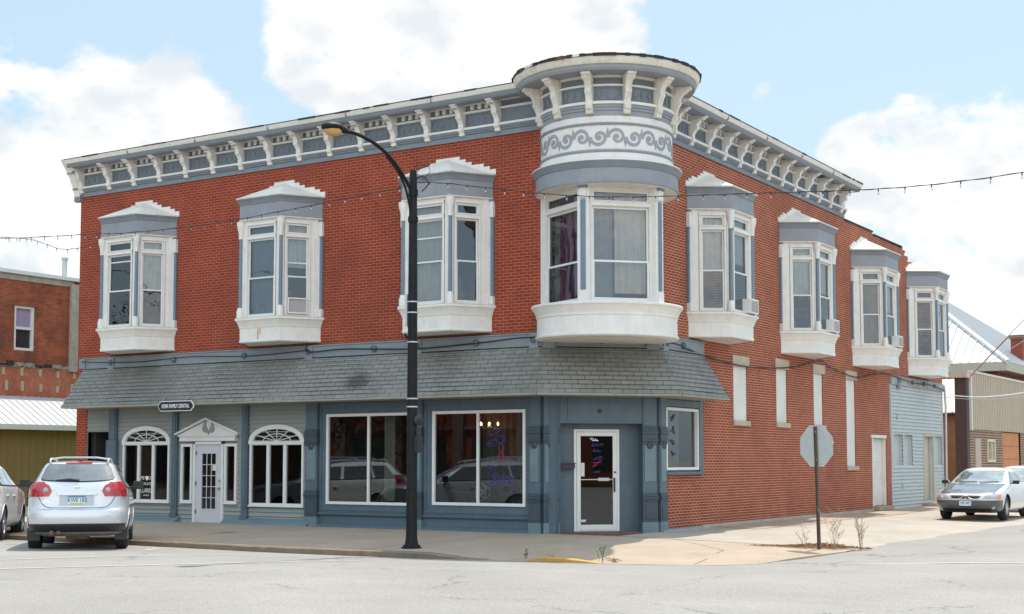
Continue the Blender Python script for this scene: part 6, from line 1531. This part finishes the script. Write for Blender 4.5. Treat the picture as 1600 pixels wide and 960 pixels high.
# metal shed with white roof against its wall
SH = tag(empty('metal_shed', (-28,10,0)), 'long low shed with mustard metal wall and ribbed white roof against the old brick building', 'shed')
mb = MB(); y = -6
MUST = mat('mustard_metal', (.27,.185,.07), .6, .06, 1, stain=(.2,.15,.06), stain_amt=.3, stain_scale=(1,3,.2))
while y < 12: mb.box(PN, y, y+.26, 1.5, 1.55, .1, 2.9); mb.box(PN, y+.26, y+.30, 1.5, 1.575, .1, 2.9); y += .30
mb.box(PN, 11.9, 12, .0, 1.5, .1, 2.9); mb.box(PN, -6, -5.9, .0, 1.5, .1, 2.9); mb.build('wall', [MUST], SH)
mb = MB(); y = -6
def rp(u, f, o=0): return PN(u, .02+(1.85-.02)*f, 3.92-(3.92-2.86)*f+o)
mb.extr([rp(-6.2,0),rp(12.2,0),rp(12.2,1),rp(-6.2,1)], [rp(-6.2,0,.03),rp(12.2,0,.03),rp(12.2,1,.03),rp(-6.2,1,.03)])
while y < 12.1: mb.extr([rp(y,0,.03),rp(y+.06,0,.03),rp(y+.06,1,.03),rp(y,1,.03)], [rp(y+.015,0,.055),rp(y+.045,0,.055),rp(y+.045,1,.055),rp(y+.015,1,.055)]); y += .3
mb.build('roof', [mat('white_ribbed_roof', (.42,.43,.43), .4, .05, 2, metal=.1)], SH)
mb = MB(); mb.box(PN, -6.2, 12.2, 1.84, 1.9, 2.72, 2.9); mb.build('gutter', [VINYL], SH)

# ================================================================== RIGHT NEIGHBOURS
TB = tag(empty('garage_building', (0,28,0)), 'low brown brick garage with tan ribbed metal fascia and orange door', 'building')
PT = lambda u, d, z: (d, u-28, z)
TANM = mat('tan_ribbed_metal', (.50,.42,.33), .55, .05, 1, stain=(.4,.34,.27), stain_amt=.3)
mb = MB(); y = 28.2; mb.box(PT, 28.05, 60, -.5, 0, 2.84, 4.98)
while y < 60: mb.box(PT, y, y+.09, 0, .035, 2.84, 4.97); y += .27
mb.box(PT, 28.0, 60, -.1, .05, 4.97, 5.05, 1); mb.box(PT, 27.98, 28.2, -.05, .06, 2.8, 5.0, 1); mb.build('metal_fascia', [TANM, mat('pale_metal_trim', (.6,.57,.5), .5, .05, 3)], TB)
mb = MB(); wall_quads(mb, PT, 28.0, 33.25, 0.05, 2.85, [(30.65,31.85,1.6,2.5)], .15, 0, 0, -.05); wall_quads(mb, PT, 36.4, 60, .05, 2.85, [], .1, 0, 0, -.05); mb.build('wall', [BRICK_D], TB, recalc=False)
mb = MB(); mb.box(PT, 28.75, 29.55, -.06, 0, .3, 2.5); mb.build('patched_opening', [mat('pinkish_patch', (.46,.38,.33), .9, .1, 4)], TB)
q = MB(); frame_rect(q, PT, 30.65, 31.85, 1.6, 2.5, .1, -.12, -.0, 0, mull=(31.3,)); q.box(PT, 30.72, 31.8, -.14, -.11, 1.65, 2.45, 1); q.build('window', [mat('cream_frame', (.6,.54,.42), .6, .05, 4), mat('dark_pane', (.04,.04,.045), .15, .1, 3)], TB)
q = MB(); q.box(PT, 33.3, 36.35, -.15, -.1, .1, 2.8)
for k in range(1,5): q.box(PT, 33.3, 36.35, -.1, -.085, .1+k*.54-.012, .1+k*.54+.012, 1)
for k in (): q.box(PT, 33.3+k*.61-.01, 33.3+k*.61+.01, -.1, -.088, .1, 2.8, 1)
q.build('garage_door', [mat('orange_door', (.52,.20,.07), .6, .1, 2), mat('orange_seam', (.3,.11,.05), .6, .1, 2)], TB)
mb = MB(); mb.box(PT, 27.6, 28.0, -.45, -.02, .05, 4.75); mb.box(PT, 27.45, 28.02, -.6, .06, 4.75, 4.98, 1); mb.build('corner_post', [mat('dark_brown_post', (.065,.045,.038), .7, .2, 5), mat('cream_cap', (.52,.47,.38), .8, .15, 5)], TB)
mb = MB(); mb.box(PT, 36, 60, -14, -.5, 2.9, 3.1); mb.build('flat_roof', [TAR], TB)
SD = tag(empty('wooden_shed', (-4,31,0)), 'orange tan board shed with cream ribbed metal roof behind the corner building', 'shed')
mb = MB(); x = -6.5
WOODO = mat('orange_board', (.42,.24,.13), .75, .1, 2, stain=(.3,.16,.08), stain_amt=.4, stain_scale=(4,4,.4))
while x < 3.0: mb.box(ID, x, x+.28, -.3, -.25, .05, 3.55); mb.box(ID, x+.28, x+.3, -.29, -.25, .05, 3.55); x += .3
mb.box(ID, 2.95, 3.0, -.25, 3.5, .05, 3.55); mb.build('wall', [WOODO], SD)
mb = MB(); mb.extr([(-7,-.5,3.52),(3.05,-.5,3.52),(3.05,3.2,5.05),(-7,3.2,5.05)], [(-7,-.5,3.56),(3.05,-.5,3.56),(3.05,3.2,5.09),(-7,3.2,5.09)]); x = -7
while x < 3.0: mb.extr([(x,-.5,3.56),(x+.05,-.5,3.56),(x+.05-1.2,3.2,5.09),(x-1.2,3.2,5.09)], [(x+.01,-.5,3.6),(x+.04,-.5,3.6),(x+.04-1.2,3.2,5.13),(x+.01-1.2,3.2,5.13)]); x += .42
mb.build('roof', [mat('cream_ribbed_roof', (.62,.55,.42), .5, .05, 2)], SD)
mb = MB(); mb.box(ID, -7, 3.05, -.55, -.48, 3.42, 3.53); mb.build('gutter', [mat('dark_brown_post', (.065,.045,.038), .7, .2, 5)], SD)
HS = tag(empty('brick_house', (-9,50,0)), 'red brick house with white ribbed hip roof and chimney rising behind the garage', 'house')
hx0, hx1, hy0, hy1, ez = -9, 6.5, -5, 14, 6.05     # local; world x -18..-2.5, y 45..64
mb = MB(); mb.box(ID, hx0+.6, hx1-.6, hy0+.6, hy1-.6, 0, ez, 0); mb.build('wall', [BRICK_H], HS)
mb = MB(); mb.box(ID, hx1-.6, hx1-.57, hy0+.6, hy1-.6, 0, ez, 0); mb.build('side_wall', [BRICK_HY], HS)
for k in range(4):
    q = MB(); y = -2.0+k*3.2; q.box(ID, hx1-.57, hx1-.52, y, y+.8, 4.6, 5.75, 0); q.box(ID, hx1-.52, hx1-.505, y+.1, y+.7, 4.7, 5.65, 1); q.build('window', [mat('cream_frame', (.6,.54,.42), .6, .05, 4), MATS['dark_pane']], HS)
mb = MB(); mb.sweep([(hx0,hy0),(hx1,hy0),(hx1,hy1),(hx0,hy1),(hx0,hy0+.01)], [(-.6,ez),(0,ez),(.06,ez+.3),(.08,ez+.42),(-.6,ez+.42)]); mb.build('eave', [mat('cream_eave', (.6,.55,.45), .6, .06, 3)], HS)
e2 = ez+.42; sl_ = .74; hw = (hx1-hx0)/2; ry = (hx0+hx1)/2; top = e2+sl_*hw
mb = MB(); f = .1; c4 = [(hx0-f,hy0-f,e2),(hx1+f,hy0-f,e2),(hx1+f,hy1+f,e2),(hx0-f,hy1+f,e2)]; r0, r1 = (ry,hy0+hw,top), (ry,hy1-hw if hy1-hw > hy0+hw else hy0+hw+1,top)
mb.face([c4[0],c4[1],r0],0); mb.face([c4[1],c4[2],r1,r0],1); mb.face([c4[2],c4[3],r1],0); mb.face([c4[3],c4[0],r0,r1],1)
def onf(x, t):   # front hip face, rib from the eave upwards
    return (x, hy0-f+t, e2+sl_*t)
x = hx0+.3
while x < hx1:
    t = min(x-hx0, hx1-x)*.985; mb.extr([onf(x-.02,0),onf(x+.02,0),onf(x+.02,t),onf(x-.02,t)], [tuple(Vector(onf(x-.015,0))+Vector((0,-.03,.04))),tuple(Vector(onf(x+.015,0))+Vector((0,-.03,.04))),tuple(Vector(onf(x+.015,t))+Vector((0,-.03,.04))),tuple(Vector(onf(x-.015,t))+Vector((0,-.03,.04)))],0); x += .42
mb.tube([c4[1], r0], .14, 8, 2); mb.tube([c4[0], r0], .14, 8, 2)
mb.build('hip_roof', [mat('white_metal_hip', (.46,.46,.45), .4, .04, 2, metal=.1), mat('grey_metal_hip', (.20,.21,.225), .45, .05, 2), VINYL], HS, recalc=False)
q = MB(); q.box(ID, 5.35, 5.95, 1.2, 2.1, 6.2, 8.3, 0); q.box(ID, 5.28, 6.02, 1.13, 2.17, 8.1, 8.3, 1); q.build('chimney', [BRICK_H, BRICK_D], HS)
# handrail at the back steps, guy wires
q = MB(); q.tube([(0,24.6,1.05),(.05,25.6,.55)], .02, 6); q.tube([(.05,25.6,.62),(.05,25.6,.1)], .02, 6); q.tube([(0,24.7,1.0),(0,24.7,.1)], .02, 6); tag(q.build('handrail', [VINYL]), 'short white metal handrail at the far corner of the side wall', 'handrail')
def ray(u, v, dist):
    d = pix(u, v); return cam.location+d*dist
def wire(pts, r, label, m=CABLE, cat='wire', name='overhead_wire'):
    q = MB(); q.tube(crv(pts,8), r, 5); return tag(q.build(name, [m], smooth=True), label, cat)
GREYW = mat('weathered_wire', (.35,.34,.33), .7, .1, 5)
g1 = wire([(-.4,27.6,4.6),(2.2,29.8,6.6),(4.8,32,9.2),(8,34,12.4)], .012, 'thin guy wire slanting up to the right from behind the garage post', GREYW)
g2 = wire([(-.1,27.9,4.65),(2.6,27.9,7.4),(5.4,27.9,10.2)], .015, 'guy wire with a dull red sleeve rising from the garage post', GREYW)
q = MB(); q.tube([(-.02,27.9,4.72),(1.5,27.9,6.25)], .02, 8); tag(q.build('guy_wire_guard', [mat('dull_red_plastic', (.36,.06,.055), .5, .1, 5)]), 'dull red plastic guard around the guy wire above the garage post', 'wire guard')
wire([(-.1,24.5,4.0),(1.2,26,3.95),(3,28,4.4),(6,31,5.9),(10,35,8.5)], .016, 'pale service drop wire curving from the rear corner up to the right', VINYL)
wire([(-.1,24.5,3.9),(1.5,27,3.9),(3.5,30,4.6),(8,36,7.5)], .012, 'second thin service wire curving from the rear corner past the garage', GREYW)
q = MB(); q.tube([(1.3,31.5,.1),(1.62,31.5,1.6)], .035, 8); tag(q.build('guy_wire_guard', [mat('dull_red_plastic', (.45,.05,.05), .5, .1, 5)]), 'bright red plastic guy guard standing in front of the brown garage wall', 'wire guard')
wire([(1.62,31.5,1.6),(2.3,31.5,5.4)], .01, 'thin guy wire above the red guard in front of the garage', GREYW)

# ================================================================== ACROSS THE STREET (seen only as reflections)
OP = tag(empty('opposite_building', (-24,-36,0)), 'red brick building across the street, mirrored in the shop windows', 'building')
q = MB(); q.box(ID, -14, 6, -8, 0, 0, 7.5); q.build('wall', [BRICK_A], OP)
q = MB(); q.box(ID, -14.2, 6.2, -.3, .35, 7.3, 7.8); 
for k in range(5): q.box(ID, -13+k*4, -12.3+k*4, 0, .3, 0, 7.3)
q.box(ID, -14, 6, 0, .2, 3.3, 3.5); q.build('trim', [mat('brown_stone', (.2,.13,.11), .8, .2, 3)], OP)
for k in range(4):
    q = MB(); q.box(ID, -11.9+k*4, -9.6+k*4, 0, .06, .6, 2.9); q.build('window', [MATS['dark_pane']], OP)
LEAF = [mat('leaf_dark', (.035,.06,.02), .7, .35, 6), mat('leaf_mid', (.07,.11,.03), .7, .35, 6)]
def tree_mesh(seed, h, rad):
    rnd = random.Random(seed); q = MB()
    cl = [(Vector((rnd.uniform(-1,1)*rad*.7, rnd.uniform(-1,1)*rad*.7, h*.62+rnd.uniform(-.25,.3)*h)), rnd.uniform(.35,.6)*rad) for _ in range(14)]
    for i in range(4200):
        c, r = rnd.choice(cl); d = Vector((rnd.gauss(0,1),rnd.gauss(0,1),rnd.gauss(0,1))).normalized()*r*rnd.random()**.33; p = c+d; a = Vector((rnd.gauss(0,1),rnd.gauss(0,1),rnd.gauss(0,1))).normalized(); b = a.orthogonal().normalized(); s = rnd.uniform(.1,.2)
        q.face([p-a*s, p+b*s*.5, p+a*s, p-b*s*.5], rnd.choice((0,0,1)))
    t = MB(); t.tube([(0,0,0),(.1,0,h*.3),(0,.1,h*.6)], [.3,.22,.12], 10)
    for k in range(5): c = cl[k][0]; t.tube([(0.05,.05,h*.38), tuple(c)], [.12,.03], 6)
    return q, t
LB = tag(empty('long_building', (-50,-30,0)), 'long dark brick row across the street beyond the trees, mirrored in the dental windows', 'building')
q = MB(); q.box(ID, -35, 10, -8, 0, 0, 8); q.build('wall', [BRICK_D], LB)
for k in range(9):
    q = MB(); q.box(ID, -33.5+k*4.8, -30.5+k*4.8, 0, .06, .5, 3); q.build('window', [MATS['dark_pane']], LB)
q = MB(); q.box(ID, -35.2, 10.2, -.2, .4, 7.6, 8.2); q.build('cornice', [mat('pinkish_stone', (.25,.18,.15), .8, .1, 3)], LB)
OB = tag(empty('corner_building', (44,-34,0)), 'red brick building beyond the cross street, mirrored in the corner door', 'building')
q = MB(); q.box(ID, 0, 12, -10, 14, 0, 8); q.build('wall', [BRICK_B], OB)
for k in range(3):
    q = MB(); q.box(ID, -.05, 0, 2+k*4, 3.2+k*4, 1, 6); q.build('window', [MATS['dark_pane']], OB)
q = MB(); q.box(ID, -.3, 12.2, -10.2, 14.3, 7.8, 8.3); q.build('cornice', [mat('pinkish_stone', (.45,.36,.33), .8, .1, 3)], OB)
for k, (x, y, h, r) in enumerate(((-14,-33,9,4.5),(-5,-36,10,5),(-33,-32,8,4),(-44,-31,10,6),(-56,-33,11,6),(38,-30,9,4))):
    rt = tag(empty('shade_tree', (x,y,.05)), ['leafy shade tree across the street left of the brick building', 'largest leafy tree across the street', 'smaller leafy tree at the far end of the brick building across the street', 'broad leafy tree farther down the street', 'tallest leafy tree at the far end of the street', 'leafy tree beyond the cross street beside the corner building'][k], 'tree', 'trees across the street')
    a, b = tree_mesh(k+20, h, r); a.build('crown', LEAF, rt, recalc=False); b.build('trunk', [mat('bark', (.1,.08,.06), .9, .3, 6)], rt, smooth=True)
